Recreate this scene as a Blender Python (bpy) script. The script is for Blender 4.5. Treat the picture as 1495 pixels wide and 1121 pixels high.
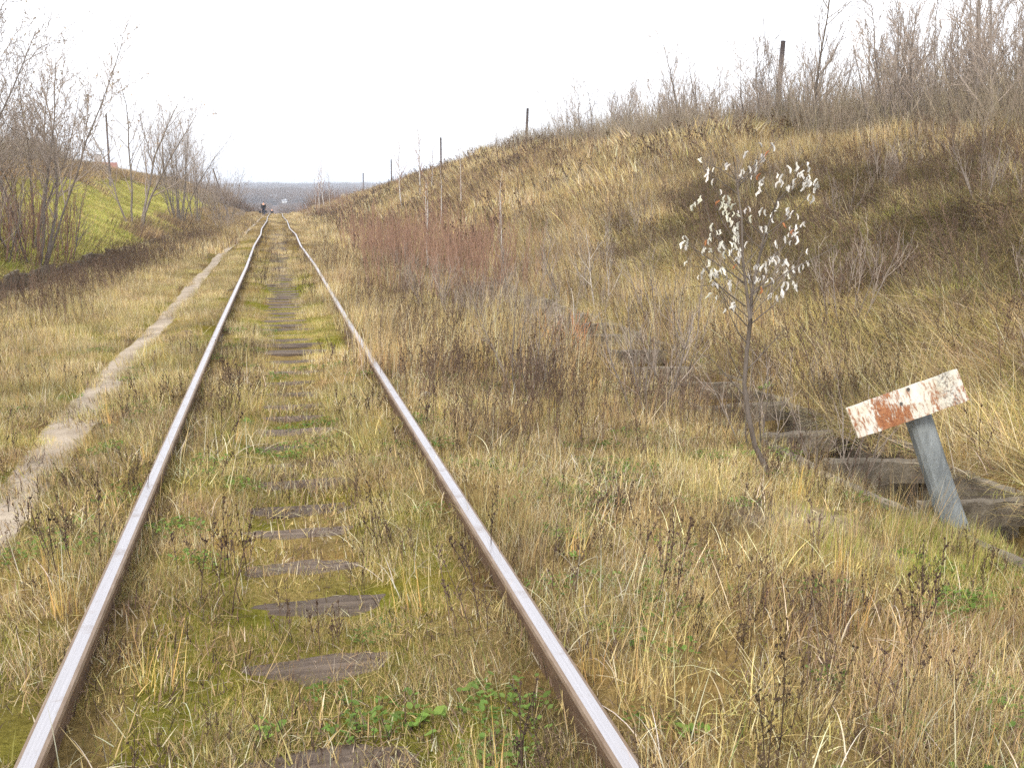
import bpy, math, random
import numpy as np
from mathutils import Vector, Matrix, Euler

for o in list(bpy.data.objects): bpy.data.objects.remove(o)
R = math.radians
sc = bpy.context.scene
col = sc.collection

# ------------------------------------------------------------------ camera
CAM = np.array([-0.09, 0.0, 1.665]); PITCH = 9.72; YAW = 12.46
cd = bpy.data.cameras.new('camera'); cam = bpy.data.objects.new('camera', cd); col.objects.link(cam)
cam.location = CAM; cam.rotation_euler = (R(90 - PITCH), 0, R(-YAW))
cd.sensor_width = 36; cd.lens = 1550 / 1495 * 36; cd.clip_start = 0.05; cd.clip_end = 20000
sc.camera = cam

# ------------------------------------------------------------------ overcast sky, weak soft sun
SUN_EL, SUN_ROT = 42, 215
world = bpy.data.worlds.new('World'); sc.world = world; world.use_nodes = True
wn = world.node_tree; wn.nodes.clear()
wo = wn.nodes.new('ShaderNodeOutputWorld'); wb = wn.nodes.new('ShaderNodeBackground')
sky = wn.nodes.new('ShaderNodeTexSky'); sky.sky_type = 'NISHITA'; sky.sun_disc = False
sky.sun_elevation = R(SUN_EL); sky.sun_rotation = R(SUN_ROT); sky.dust_density = 3
mx = wn.nodes.new('ShaderNodeMix'); mx.data_type = 'RGBA'
mx.inputs[0].default_value = 0.88
mx.inputs[7].default_value = (9.6, 9.7, 10.1, 1)          # even cloud cover
wn.links.new(sky.outputs[0], mx.inputs[6]); wn.links.new(mx.outputs[2], wb.inputs[0])
wb.inputs[1].default_value = 0.10
wn.links.new(wb.outputs[0], wo.inputs[0])
sd = bpy.data.lights.new('sun', 'SUN'); sd.energy = 1.5; sd.angle = R(16); sd.color = (1, .95, .87)
sun = bpy.data.objects.new('sun', sd); col.objects.link(sun)
az = R(SUN_ROT)   # blender sky: rotation measured from +Y clockwise
sdir = Vector((math.sin(az) * math.cos(R(SUN_EL)), math.cos(az) * math.cos(R(SUN_EL)), math.sin(R(SUN_EL))))
sun.rotation_euler = sdir.to_track_quat('Z', 'Y').to_euler(); sun.location = (0, 0, 30)
vs = sc.view_settings
vs.view_transform = 'Standard'; vs.look = 'None'; vs.gamma = 1; vs.use_curve_mapping = False
vs.exposure = 1.08
sc.cycles.max_bounces = 4; sc.cycles.diffuse_bounces = 2; sc.cycles.glossy_bounces = 2; sc.cycles.transmission_bounces = 3; sc.cycles.volume_bounces = 0
sc.cycles.use_adaptive_sampling = True; sc.cycles.adaptive_threshold = .015; sc.cycles.use_denoising = False

# ------------------------------------------------------------------ helpers
rng = np.random.default_rng(7)
random.seed(7)

def lin(r, g, b, k=1.0):
    f = lambda c: (c / 12.92 if c <= .04045 else ((c + .055) / 1.055) ** 2.4)
    return np.array([f(r / 255) * k, f(g / 255) * k, f(b / 255) * k])

def _hash(ix, iy, s):
    h = (ix.astype(np.int64) * 374761393 + iy.astype(np.int64) * 668265263 + s * 1442695041) & 0xffffffff
    h = ((h ^ (h >> 13)) * 1274126177) & 0xffffffff
    h = (h ^ (h >> 16)) & 0xffff
    return h / 65535.0

def vnoise(x, y, s=0):
    x = np.asarray(x, float); y = np.asarray(y, float)
    ix = np.floor(x); iy = np.floor(y); fx = x - ix; fy = y - iy
    fx = fx * fx * (3 - 2 * fx); fy = fy * fy * (3 - 2 * fy)
    a = _hash(ix, iy, s); b = _hash(ix + 1, iy, s); c = _hash(ix, iy + 1, s); d = _hash(ix + 1, iy + 1, s)
    return (a * (1 - fx) + b * fx) * (1 - fy) + (c * (1 - fx) + d * fx) * fy

def fbm(x, y, s=0, o=3):
    t = 0; a = 1; n = 0
    for i in range(o):
        t = t + a * vnoise(x * 2 ** i + 13.7 * i, y * 2 ** i - 7.1 * i, s + i); n += a; a *= .5
    return t / n

def smooth(a, b, x):
    t = np.clip((np.asarray(x, float) - a) / (b - a), 0, 1); return t * t * (3 - 2 * t)

def path_x(y): return np.interp(y, [0, 6.6, 8, 11, 15, 21, 35, 70, 130, 200], [-1.62, -1.63, -1.66, -1.72, -1.76, -1.76, -1.9, -1.75, -1.5, -1.4]) + .03 * np.sin(np.asarray(y) * .45)
def ditch_l(y): return np.interp(y, [0, 18, 50, 80, 300], [-5.7, -5.45, -4.45, -4.2, -4.0])
DITCH_R = 3.78
def crest_r(y): return np.interp(y, [-40, 10, 20, 35, 55, 75, 100, 170, 300, 500], [2.3, 2.5, 2.75, 3.4, 4.1, 4.6, 3.8, 2.5, .8, 0])
def crest_l(y): return np.interp(y, [-40, 0, 50, 80, 180, 300, 500], [2.4, 2.6, 3.1, 4.0, 4.2, 2, 0])
def along(y): return np.interp(y, [-500, 0, 145, 165, 200, 260, 420, 900, 1500, 2200, 2800, 9000], [0, 0, 0, -.15, -1.0, -2.6, -4.5, -1.5, 8, 27, 30, 26])

def T(x, y, fine=True):
    x = np.asarray(x, float); y = np.asarray(y, float)
    # track bed
    c = np.interp(np.abs(x), [0, .22, .42, .6, .72, .88, 1.1, 1.5], [-.004, .002, .04, .055, .045, .05, .055, .0])
    # right hand side
    h = crest_r(y)
    r = np.interp(x, [1.5, 1.8, 2.6, 3.3, 3.42, 3.46, 4.1, 4.14, 4.5, 5.3], [.0, -.03, -.06, -.09, -.09, -.42, -.42, -.02, .02, .16])
    t = np.clip((x - 5.3) / (14.8 - 5.3), 0, 1.6)
    s = np.where(t < 1, t * (1.0 + .12 * np.sin(t * np.pi)), 1)
    s = np.where(t > .88, s - (np.clip(t - .88, 0, .24)) ** 2 * 1.2, s)
    r = np.where(x > 5.3, .16 + (h - .16) * s + np.clip(x - 15.5, 0, 40) * .022, r)
    bump = (fbm(x * .55, y * .45, 3) - .5) * .55 * smooth(5.2, 7.5, x) + (fbm(x * 1.7, y * 1.5, 5) - .5) * .5 * smooth(5, 6.5, x)
    r = r + bump
    # left hand side
    u = ditch_l(y) - x
    hl = crest_l(y)
    l = np.interp(u, [-4.2, -3.7, -2.6, -1.4, -.45, -.4, .36, .4, .9, 2, 4, 6], [.0, -.04, -.09, -.12, -.16, -.42, -.42, -.12, .12, .72, 1.55, 2.45])
    sl = np.clip((u - 4) / 5.5, 0, 1); l = np.where(u > 4, 1.55 + (hl - 1.55) * (sl * (2 - sl)) + np.clip(u - 9.5, 0, 60) * .02, l)
    fade = smooth(300, 420, y)
    l = l + (fbm(x * .5, y * .4, 9) - .5) * .3 * smooth(.5, 2, u)
    side = np.where(x > 1.5, r, np.where(x < -1.5, l, c))
    side = side * (1 - fade)
    z = along(y) + side
    z = z + (fbm(x * .02, y * .008, 21) - .5) * 9 * smooth(700, 1500, y)
    if fine:
        keep = .0 + 1.0 * smooth(.22, .5, np.abs(x - path_x(y)))
        z = z + keep * ((fbm(x * 3.1, y * 2.7, 11) - .5) * .035 + (fbm(x * 9, y * 8, 12, 2) - .5) * .022 * (1 - smooth(20, 40, y)))
    z = z - .06 * smooth(.95, 1.05, x) * (1 - smooth(1.9, 2.1, x)) * smooth(11.3, 11.7, y) * (1 - smooth(12.8, 13.2, y))
    # trodden path
    p = np.abs(x - path_x(y)); z = z - .035 * (1 - smooth(.12, .3, p)) * (1 - smooth(150, 200, y))
    return z

def Tz(x, y): return float(T(np.array([x]), np.array([y]))[0])

def mesh_np(name, verts, faces, cols=None, smooth_s=False):
    me = bpy.data.meshes.new(name)
    verts = np.asarray(verts, float)
    me.from_pydata(verts.tolist(), [], faces)
    if cols is not None:
        a = me.color_attributes.new('Col', 'FLOAT_COLOR', 'POINT')
        c4 = np.ones((len(verts), 4)); c4[:, :3] = cols
        a.data.foreach_set('color', c4.ravel())
    if smooth_s: me.polygons.foreach_set('use_smooth', np.ones(len(me.polygons), bool))
    me.update(); return me

def obj(name, me, mat=None, parent=None, loc=None, rot=None):
    o = bpy.data.objects.new(name, me); col.objects.link(o)
    if mat is not None:
        if not me.materials: me.materials.append(mat)
    if parent: o.parent = parent
    if loc is not None: o.location = loc
    if rot is not None: o.rotation_euler = rot
    return o

def tag(o, label=None, cat=None, group=None, kind=None):
    if label: o['label'] = label
    if cat: o['category'] = cat
    if group: o['group'] = group
    if kind: o['kind'] = kind
    return o

def empty(name, loc=(0, 0, 0), rot=(0, 0, 0), scale=None):
    o = bpy.data.objects.new(name, None); col.objects.link(o); o.location = loc; o.rotation_euler = rot
    o.empty_display_size = .1
    if scale: o.scale = (scale,) * 3
    return o

def copy_tree(o, parent=None):
    c = o.copy(); col.objects.link(c); c.parent = parent
    for ch in list(o.children): copy_tree(ch, c)
    return c

class MB:
    def __init__(s): s.v = []; s.f = []; s.c = []; s.n = 0
    def add(s, v, f, c=None):
        v = np.asarray(v, float)
        s.f += [tuple(i + s.n for i in q) for q in f]; s.v.append(v); s.n += len(v)
        s.c.append(np.tile(np.asarray(c if c is not None else (1, 1, 1), float), (len(v), 1)) if (c is None or np.ndim(c) == 1) else c)
    def box(s, cx, cy, cz, sx, sy, sz, c=None, M=None):
        v = np.array([[x, y, z] for x in (-.5, .5) for y in (-.5, .5) for z in (-.5, .5)]) * (sx, sy, sz)
        if M is not None: v = v @ np.array(M).T
        s.add(v + (cx, cy, cz), [(0, 1, 3, 2), (4, 6, 7, 5), (0, 4, 5, 1), (2, 3, 7, 6), (0, 2, 6, 4), (1, 5, 7, 3)], c)
    def tube(s, pts, rad, n=5, c=None, cap=True):
        pts = np.asarray(pts, float); k = len(pts); rad = np.broadcast_to(np.asarray(rad, float), (k,))
        d = np.gradient(pts, axis=0); d /= np.linalg.norm(d, axis=1)[:, None] + 1e-9
        ref = np.array([0, 0, 1.]) if abs(d[0, 2]) < .9 else np.array([1., 0, 0])
        a = np.cross(d, ref); a /= np.linalg.norm(a, axis=1)[:, None] + 1e-9
        b = np.cross(d, a)
        th = np.arange(n) * 2 * np.pi / n
        v = pts[:, None, :] + rad[:, None, None] * (a[:, None, :] * np.cos(th)[None, :, None] + b[:, None, :] * np.sin(th)[None, :, None])
        f = []
        for i in range(k - 1):
            for j in range(n):
                f.append((i * n + j, i * n + (j + 1) % n, (i + 1) * n + (j + 1) % n, (i + 1) * n + j))
        if cap: f.append(tuple(range(n))); f.append(tuple((k - 1) * n + j for j in range(n - 1, -1, -1)))
        s.add(v.reshape(-1, 3), f, c)
    def mesh(s, name, sm=False):
        return mesh_np(name, np.concatenate(s.v), s.f, np.concatenate(s.c), sm)

# ------------------------------------------------------------------ materials
def newmat(name):
    m = bpy.data.materials.new(name); m.use_nodes = True; nt = m.node_tree; nt.nodes.clear()
    out = nt.nodes.new('ShaderNodeOutputMaterial'); return m, nt, out
def N(nt, t, **kw):
    n = nt.nodes.new(t)
    for k, v in kw.items(): setattr(n, k, v)
    return n
def noise(nt, scale, detail=4, rough=.6, vec=None, dist=0):
    n = N(nt, 'ShaderNodeTexNoise'); n.inputs['Scale'].default_value = scale; n.inputs['Detail'].default_value = detail
    n.inputs['Roughness'].default_value = rough; n.inputs['Distortion'].default_value = dist
    if vec is not None: nt.links.new(vec, n.inputs['Vector'])
    return n
def ramp(nt, fac, stops):
    r = N(nt, 'ShaderNodeValToRGB'); e = r.color_ramp.elements
    while len(e) < len(stops): e.new(.5)
    for i, (p, c) in enumerate(stops):
        e[i].position = p; e[i].color = (*c, 1) if np.ndim(c) else (c, c, c, 1)
    nt.links.new(fac, r.inputs[0]); return r
def mixc(nt, fac, a, b, mode='MIX'):
    m = N(nt, 'ShaderNodeMix', data_type='RGBA', blend_type=mode)
    for i, v in ((0, fac), (6, a), (7, b)):
        if isinstance(v, bpy.types.NodeSocket): nt.links.new(v, m.inputs[i])
        else: m.inputs[i].default_value = v if i == 0 else (*v, 1)
    return m.outputs[2]

def mat_plant(name, trans=.3, rough_var=.28, patch=.25):
    """vertex coloured dead and living plant matter, uneven from clump to clump"""
    m, nt, out = newmat(name)
    at = N(nt, 'ShaderNodeAttribute', attribute_name='Col')
    oi = N(nt, 'ShaderNodeObjectInfo')
    ge = N(nt, 'ShaderNodeNewGeometry')
    nz = noise(nt, .7, 3, .6, ge.outputs['Position'])
    hs = N(nt, 'ShaderNodeHueSaturation')
    v1 = N(nt, 'ShaderNodeMapRange'); nt.links.new(oi.outputs['Random'], v1.inputs[0])
    v1.inputs[3].default_value = 1 - rough_var; v1.inputs[4].default_value = 1 + rough_var
    v2 = N(nt, 'ShaderNodeMapRange'); nt.links.new(nz.outputs['Fac'], v2.inputs[0])
    v2.inputs[1].default_value = .3; v2.inputs[2].default_value = .7
    v2.inputs[3].default_value = 1 - patch; v2.inputs[4].default_value = 1 + patch
    mu = N(nt, 'ShaderNodeMath', operation='MULTIPLY'); nt.links.new(v1.outputs[0], mu.inputs[0]); nt.links.new(v2.outputs[0], mu.inputs[1])
    nb = noise(nt, 1.1, 3, .6, ge.outputs['Position']); nc_ = N(nt, 'ShaderNodeMapping'); nc_.inputs['Location'].default_value = (31, 17, 5); nt.links.new(ge.outputs['Position'], nc_.inputs[0]); nd = noise(nt, .8, 3, .6, nc_.outputs[0])
    cc = mixc(nt, ramp(nt, nb.outputs['Fac'], [(.5, 0.), (.68, .7)]).outputs[0], at.outputs['Color'], mixc(nt, 1.0, at.outputs['Color'], (.93, 1.0, .66), 'MULTIPLY'))
    cc = mixc(nt, ramp(nt, nd.outputs['Fac'], [(.5, 0.), (.64, .8)]).outputs[0], cc, mixc(nt, 1.0, cc, (.84, .77, .82), 'MULTIPLY'))
    hs.inputs['Saturation'].default_value = .96
    nt.links.new(mu.outputs[0], hs.inputs['Value']); nt.links.new(cc, hs.inputs['Color'])
    df = N(nt, 'ShaderNodeBsdfDiffuse'); tr = N(nt, 'ShaderNodeBsdfTranslucent'); ms = N(nt, 'ShaderNodeMixShader')
    ms.inputs[0].default_value = trans
    nt.links.new(hs.outputs[0], df.inputs[0]); nt.links.new(hs.outputs[0], tr.inputs[0])
    nt.links.new(df.outputs[0], ms.inputs[1]); nt.links.new(tr.outputs[0], ms.inputs[2]); nt.links.new(ms.outputs[0], out.inputs[0])
    return m

def mat_simple(name, c1, c2, scale=8, rough=.85, bump=.3, bscale=None, metallic=0, stretch=None, vcol=False):
    m, nt, out = newmat(name)
    tc = N(nt, 'ShaderNodeTexCoord'); vec = tc.outputs['Object']
    if stretch:
        mp = N(nt, 'ShaderNodeMapping'); mp.inputs['Scale'].default_value = stretch; nt.links.new(vec, mp.inputs[0]); vec = mp.outputs[0]
    nz = noise(nt, scale, 6, .65, vec)
    rp = ramp(nt, nz.outputs['Fac'], [(.3, c1), (.7, c2)])
    c = rp.outputs[0]
    oi = N(nt, 'ShaderNodeObjectInfo')
    vv = N(nt, 'ShaderNodeMapRange'); nt.links.new(oi.outputs['Random'], vv.inputs[0]); vv.inputs[3].default_value = .8; vv.inputs[4].default_value = 1.2
    hs = N(nt, 'ShaderNodeHueSaturation'); nt.links.new(vv.outputs[0], hs.inputs['Value']); nt.links.new(c, hs.inputs['Color']); c = hs.outputs[0]
    if vcol:
        at = N(nt, 'ShaderNodeAttribute', attribute_name='Col'); c = mixc(nt, 1.0, c, at.outputs['Color'], 'MULTIPLY')
    b = N(nt, 'ShaderNodeBsdfPrincipled'); nt.links.new(c, b.inputs['Base Color'])
    b.inputs['Roughness'].default_value = rough; b.inputs['Metallic'].default_value = metallic
    b.inputs['Specular IOR Level'].default_value = .25
    if bump:
        n2 = noise(nt, bscale or scale * 4, 5, .7, vec)
        bp = N(nt, 'ShaderNodeBump'); bp.inputs['Strength'].default_value = bump; bp.inputs['Distance'].default_value = .02
        nt.links.new(n2.outputs['Fac'], bp.inputs['Height']); nt.links.new(bp.outputs[0], b.inputs['Normal'])
    nt.links.new(b.outputs[0], out.inputs[0]); return m

M = {}
M['plant'] = mat_plant('dry grass and herbs')
M['leaf'] = mat_plant('small green leaves', .35, .2, .15)
M['bark'] = mat_simple('grey brown bark', lin(92, 82, 74), lin(140, 130, 120), 14, .9, .4, vcol=True, stretch=(1, 1, .3))
M['sapbark'] = mat_simple('smooth grey sapling bark', lin(92, 82, 74), lin(126, 116, 106), 14, .85, .3, stretch=(1, 1, .3))
M['twig'] = mat_simple('thin twigs', lin(134, 120, 108), lin(172, 158, 144), 6, .9, 0, vcol=True)
M['redtwig'] = mat_simple('reddish shoots', lin(124, 96, 82), lin(160, 128, 106), 6, .85, 0, vcol=True)
M['birch'] = mat_simple('white birch bark', lin(120, 112, 105), lin(225, 220, 212), 9, .8, .2, stretch=(1, 1, 3), vcol=True)
M['concrete'] = mat_simple('weathered concrete', lin(72, 64, 54), lin(136, 126, 110), 7, .95, .6, 40)
M['dark_concrete'] = mat_simple('dark mossy concrete', lin(78, 70, 58), lin(124, 112, 94), 5, .95, .7, 35)
M['sleeper'] = mat_simple('grey weathered wood', lin(70, 58, 49), lin(118, 104, 91), 7, .9, .8, 22, stretch=(.25, 3.5, 3.5))
M['pole'] = mat_simple('old pole wood', lin(84, 76, 76), lin(120, 110, 106), 5, .9, .5, 20, stretch=(3, 3, .2))
M['rust'] = mat_simple('brown rusty rail side', lin(78, 60, 46), lin(116, 94, 74), 9, .8, .35, 60)
M['sign_post'] = mat_simple('grey concrete post', lin(88, 92, 93), lin(142, 147, 147), 7, .85, .6, 45, stretch=(2, 2, .35))
M['galv'] = mat_simple('dark iron', lin(70, 66, 62), lin(100, 94, 88), 9, .6, .2, metallic=.5)
M['black'] = mat_simple('black cloth', lin(28, 26, 28), lin(42, 40, 42), 20, .9, 0)
M['navy'] = mat_simple('dark blue cloth', lin(40, 44, 58), lin(56, 60, 74), 20, .9, 0)
M['skin'] = mat_simple('skin', lin(196, 150, 126), lin(210, 166, 140), 10, .6, 0)
M['hair'] = mat_simple('dark hair', lin(40, 32, 26), lin(56, 44, 36), 20, .7, 0)
M['wall_white'] = mat_simple('white render', lin(215, 215, 215), lin(238, 238, 236), 2, .9, 0)
M['wall_grey'] = mat_simple('grey timber wall', lin(150, 146, 142), lin(176, 172, 168), 2, .9, 0)
M['roof_red'] = mat_simple('faded red roof', lin(122, 84, 76), lin(148, 106, 96), 3, .9, 0)
M['roof_grey'] = mat_simple('grey roof', lin(120, 120, 126), lin(148, 148, 152), 3, .9, 0)
M['glass'] = mat_simple('dark pane', lin(60, 66, 74), lin(80, 86, 94), 3, .2, 0)
M['stone'] = mat_simple('pale stone', lin(150, 146, 136), lin(210, 206, 196), 14, .9, .5)

def mat_steel():
    m, nt, out = newmat('polished rail head')
    tc = N(nt, 'ShaderNodeTexCoord'); mp = N(nt, 'ShaderNodeMapping'); mp.inputs['Scale'].default_value = (60, .5, 60)
    nt.links.new(tc.outputs['Object'], mp.inputs[0])
    nz = noise(nt, 3, 5, .6, mp.outputs[0])
    n3 = noise(nt, 5, 5, .7, tc.outputs['Object'])
    c = mixc(nt, nz.outputs['Fac'], lin(158, 155, 156), lin(202, 199, 201))
    r = ramp(nt, n3.outputs['Fac'], [(.55, 0.), (.72, .7)])
    c = mixc(nt, r.outputs[0], c, lin(128, 108, 92))
    b = N(nt, 'ShaderNodeBsdfPrincipled'); nt.links.new(c, b.inputs['Base Color']); b.inputs['Metallic'].default_value = .85
    rr = N(nt, 'ShaderNodeMapRange'); nt.links.new(nz.outputs['Fac'], rr.inputs[0]); rr.inputs[3].default_value = .3; rr.inputs[4].default_value = .5
    nt.links.new(rr.outputs[0], b.inputs['Roughness'])
    nt.links.new(b.outputs[0], out.inputs[0]); return m
M['steel'] = mat_steel()
M['rail_edge'] = mat_simple('worn brownish rail shoulder', lin(112, 92, 74), lin(148, 130, 112), 12, .5, .1, metallic=.4, stretch=(4, .6, 4))

def mat_ground():
    m, nt, out = newmat('ground with thatch, moss and soil')
    at = N(nt, 'ShaderNodeAttribute', attribute_name='Col'); ge = N(nt, 'ShaderNodeNewGeometry')
    n1 = noise(nt, 6, 6, .7, ge.outputs['Position']); n2 = noise(nt, 45, 5, .7, ge.outputs['Position']); n3 = noise(nt, 1.3, 4, .6, ge.outputs['Position'])
    a = ramp(nt, n1.outputs['Fac'], [(.3, .62), (.7, 1.3)]); b = ramp(nt, n2.outputs['Fac'], [(.3, .6), (.7, 1.35)])
    c = mixc(nt, 1.0, at.outputs['Color'], a.outputs[0], 'MULTIPLY'); c = mixc(nt, 1.0, c, b.outputs[0], 'MULTIPLY')
    s = ramp(nt, n3.outputs['Fac'], [(.52, 0.), (.66, .6)])
    c = mixc(nt, s.outputs[0], c, mixc(nt, 1.0, c, (1.05, .86, .72), 'MULTIPLY'))
    p = N(nt, 'ShaderNodeBsdfDiffuse'); nt.links.new(c, p.inputs[0])
    bp = N(nt, 'ShaderNodeBump'); bp.inputs['Strength'].default_value = .8; bp.inputs['Distance'].default_value = .03
    nt.links.new(n2.outputs['Fac'], bp.inputs['Height']); nt.links.new(bp.outputs[0], p.inputs['Normal'])
    nt.links.new(p.outputs[0], out.inputs[0]); return m
M['ground'] = mat_ground()

def mat_dirt():
    m, nt, out = newmat('trodden pale dirt')
    ge = N(nt, 'ShaderNodeNewGeometry'); pos = ge.outputs['Position']
    n1 = noise(nt, 2.2, 5, .6, pos); n2 = noise(nt, 30, 6, .75, pos); n3 = noise(nt, 160, 3, .7, pos)
    c = ramp(nt, n1.outputs['Fac'], [(.3, lin(132, 120, 105)), (.7, lin(172, 159, 142))]).outputs[0]
    c = mixc(nt, 1.0, c, ramp(nt, n2.outputs['Fac'], [(.3, .8), (.7, 1.15)]).outputs[0], 'MULTIPLY')
    c = mixc(nt, ramp(nt, n3.outputs['Fac'], [(.62, 0.), (.72, .6)]).outputs[0], c, lin(196, 188, 176))
    at = N(nt, 'ShaderNodeAttribute', attribute_name='Col'); n4 = noise(nt, 14, 5, .75, pos)
    ad = N(nt, 'ShaderNodeMath', operation='ADD'); nt.links.new(at.outputs['Fac'], ad.inputs[0]); nt.links.new(n4.outputs['Fac'], ad.inputs[1])
    c = mixc(nt, ramp(nt, ad.outputs[0], [(.85, 0.), (1.12, 1.)]).outputs[0], c, lin(116, 104, 62))
    c = mixc(nt, ramp(nt, noise(nt, 60, 4, .7, pos).outputs['Fac'], [(.62, 0.), (.7, .5)]).outputs[0], c, lin(92, 80, 66))
    b = N(nt, 'ShaderNodeBsdfDiffuse'); nt.links.new(c, b.inputs[0])
    bp = N(nt, 'ShaderNodeBump'); bp.inputs['Strength'].default_value = .5; bp.inputs['Distance'].default_value = .015
    nt.links.new(n2.outputs['Fac'], bp.inputs['Height']); nt.links.new(bp.outputs[0], b.inputs['Normal'])
    nt.links.new(b.outputs[0], out.inputs[0]); return m
M['dirt'] = mat_dirt()

# ------------------------------------------------------------------ ground sheet
def grow_axis(segs):
    a = []
    for lo, hi, st in segs: a += list(np.arange(lo, hi, st))
    return a
def stretch(start, step, end, k=1.12):
    a = []; v = start
    while v < end: a.append(v); v += step; step *= k
    return a + [end]
gx = grow_axis([(-6.2, -3.8, .12), (-3.8, 3.3, .07)]) + [3.3, 3.38, 3.42, 3.46, 3.6, 3.78, 3.95, 4.1, 4.14, 4.2] + grow_axis([(4.3, 10, .12), (10, 20, .3)]) + stretch(20, .4, 5000, 1.2)
gx = sorted(set([-v for v in stretch(6.3, .14, 5000, 1.16)] + [round(v, 4) for v in gx]))
gy = [-60, -30, -15, -8, -4, -2, 0, 1, 1.5] + stretch(1.8, .06, 14, 1.008) + stretch(14.15, .12, 9000, 1.022)
gx = np.array(gx); gy = np.array(gy)
X, Y = np.meshgrid(gx, gy, indexing='ij'); Z = T(X, Y)
def zone_cols(x, y):
    """base colour of thatch / moss / soil from place to place"""
    n = fbm(x * .9, y * .7, 31); n2 = fbm(x * .25, y * .18, 33)
    thatch = lin(150, 128, 82); moss = lin(124, 122, 48); soil = lin(106, 90, 70); green = lin(156, 154, 80); brown = lin(112, 95, 72); straw = lin(176, 152, 98)
    c = np.zeros(x.shape + (3,)) + thatch
    def mixin(w, k):
        nonlocal c
        c = c * (1 - w[..., None]) + k * w[..., None]
    mixin(smooth(.42, .6, n) * .8, soil)
    bed = (np.abs(x) < .62) * smooth(.3, .5, fbm(x * 1.6, y * 1.1, 37)) * (1 - smooth(24, 45, y))
    mixin(bed * .95, moss)
    mixin(((x < -.85) & (x > -3.2)) * smooth(.4, .62, fbm(x * 1.1, y * .6, 41)) * .8 * (1 - smooth(30, 60, y)), moss)
    u = ditch_l(y) - x
    lawn = smooth(.5, 1.4, u) * (1 - smooth(4.2, 7.5, u + (n2 - .5) * 4)) * smooth(10, 22, y) * (1 - smooth(100, 130, y))
    mixin(lawn, green); mixin(lawn * smooth(.5, .68, n) * .55, straw)
    mixin(smooth(6, 9, u) * .6, brown)
    mixin(((u < .5) & (u > -1.5)) * .6, brown)
    sl = smooth(4.5, 6, x)
    mixin(sl * .7 * (1 - smooth(9, 11, x)) + sl * .3, straw)
    mixin(sl * smooth(.3, .5, fbm(x * .6, y * .33, 43)) * smooth(6, 8, x) * (1 - smooth(22, 32, y)) * .9, lin(96, 84, 66))
    sand = np.exp(-(((x - 2.75) / .35) ** 2 + ((y - 5.2) / .28) ** 2)) + np.exp(-(((x - 2.95) / .28) ** 2 + ((y - 4.55) / .2) ** 2)) + .7 * np.exp(-(((x - 3.1) / .35) ** 2 + ((y - 13.0) / .25) ** 2))
    mixin(np.clip(sand * 1.3 - .15 + (n - .5) * .5, 0, 1) * (sand > .1), lin(186, 170, 146))
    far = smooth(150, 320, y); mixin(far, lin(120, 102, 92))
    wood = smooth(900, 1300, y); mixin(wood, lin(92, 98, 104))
    mixin(smooth(5, 9, np.abs(x) - 14) * smooth(-1, 20, y) * .4, brown)
    return c * .72
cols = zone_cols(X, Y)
nx, ny = X.shape
idx = np.arange(nx * ny).reshape(nx, ny)
quads = np.stack([idx[:-1, :-1], idx[1:, :-1], idx[1:, 1:], idx[:-1, 1:]], -1).reshape(-1, 4)
me = bpy.data.meshes.new('ground'); nv = nx * ny; nq = len(quads)
me.vertices.add(nv); me.vertices.foreach_set('co', np.stack([X, Y, Z], -1).reshape(-1))
me.loops.add(nq * 4); me.loops.foreach_set('vertex_index', quads.reshape(-1))
me.polygons.add(nq); me.polygons.foreach_set('loop_start', np.arange(0, nq * 4, 4)); me.polygons.foreach_set('use_smooth', np.ones(nq, bool))
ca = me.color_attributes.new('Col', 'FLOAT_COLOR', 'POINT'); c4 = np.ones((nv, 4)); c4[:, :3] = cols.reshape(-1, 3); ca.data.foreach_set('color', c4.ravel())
me.update(calc_edges=True); me.validate()
g = obj('ground', me, M['ground']); tag(g, 'rough ground of dead grass, moss and soil around the track', 'ground', kind='structure')

# trodden path
ys = np.concatenate([np.arange(1.0, 14, .1), np.arange(14, 40, .25), np.arange(40, 175, 1.0)])
v = []; f = []
K = 7
for i, y in enumerate(ys):
    w0 = float(np.interp(y, [0, 8, 14, 60], [.215, .195, .165, .145])) + .04 * (vnoise(y * .5, 1.0, 51) - .5); wl = w0 + .06 * (fbm(y * 1.6, 3., 53) - .5); wr = w0 + .06 * (fbm(y * 1.5, 7., 55) - .5)
    k = 1.0
    for j in range(K):
        t = j / (K - 1) * 2 - 1
        x = path_x(y) + t * (wl if t < 0 else wr) * k
        v.append((x, y, 0))
v = np.array(v); v[:, 2] = T(v[:, 0], v[:, 1]) + .012 + np.clip(v[:, 1] - 10, 0, 60) * .0006 - .014 * np.abs(np.tile(np.linspace(-1, 1, K), len(ys))) ** 4
for i in range(len(ys) - 1):
    for j in range(K - 1):
        a = i * K + j; f.append((a, a + 1, a + K + 1, a + K))
ec = np.tile(np.abs(np.linspace(-1, 1, K)) ** 3, len(ys))[:, None] * np.ones((1, 3)) * .6
po = obj('path', mesh_np('path', v, f, ec, True), M['dirt']); tag(po, 'narrow pale trodden dirt path beside the track', 'path', kind='structure')

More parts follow.
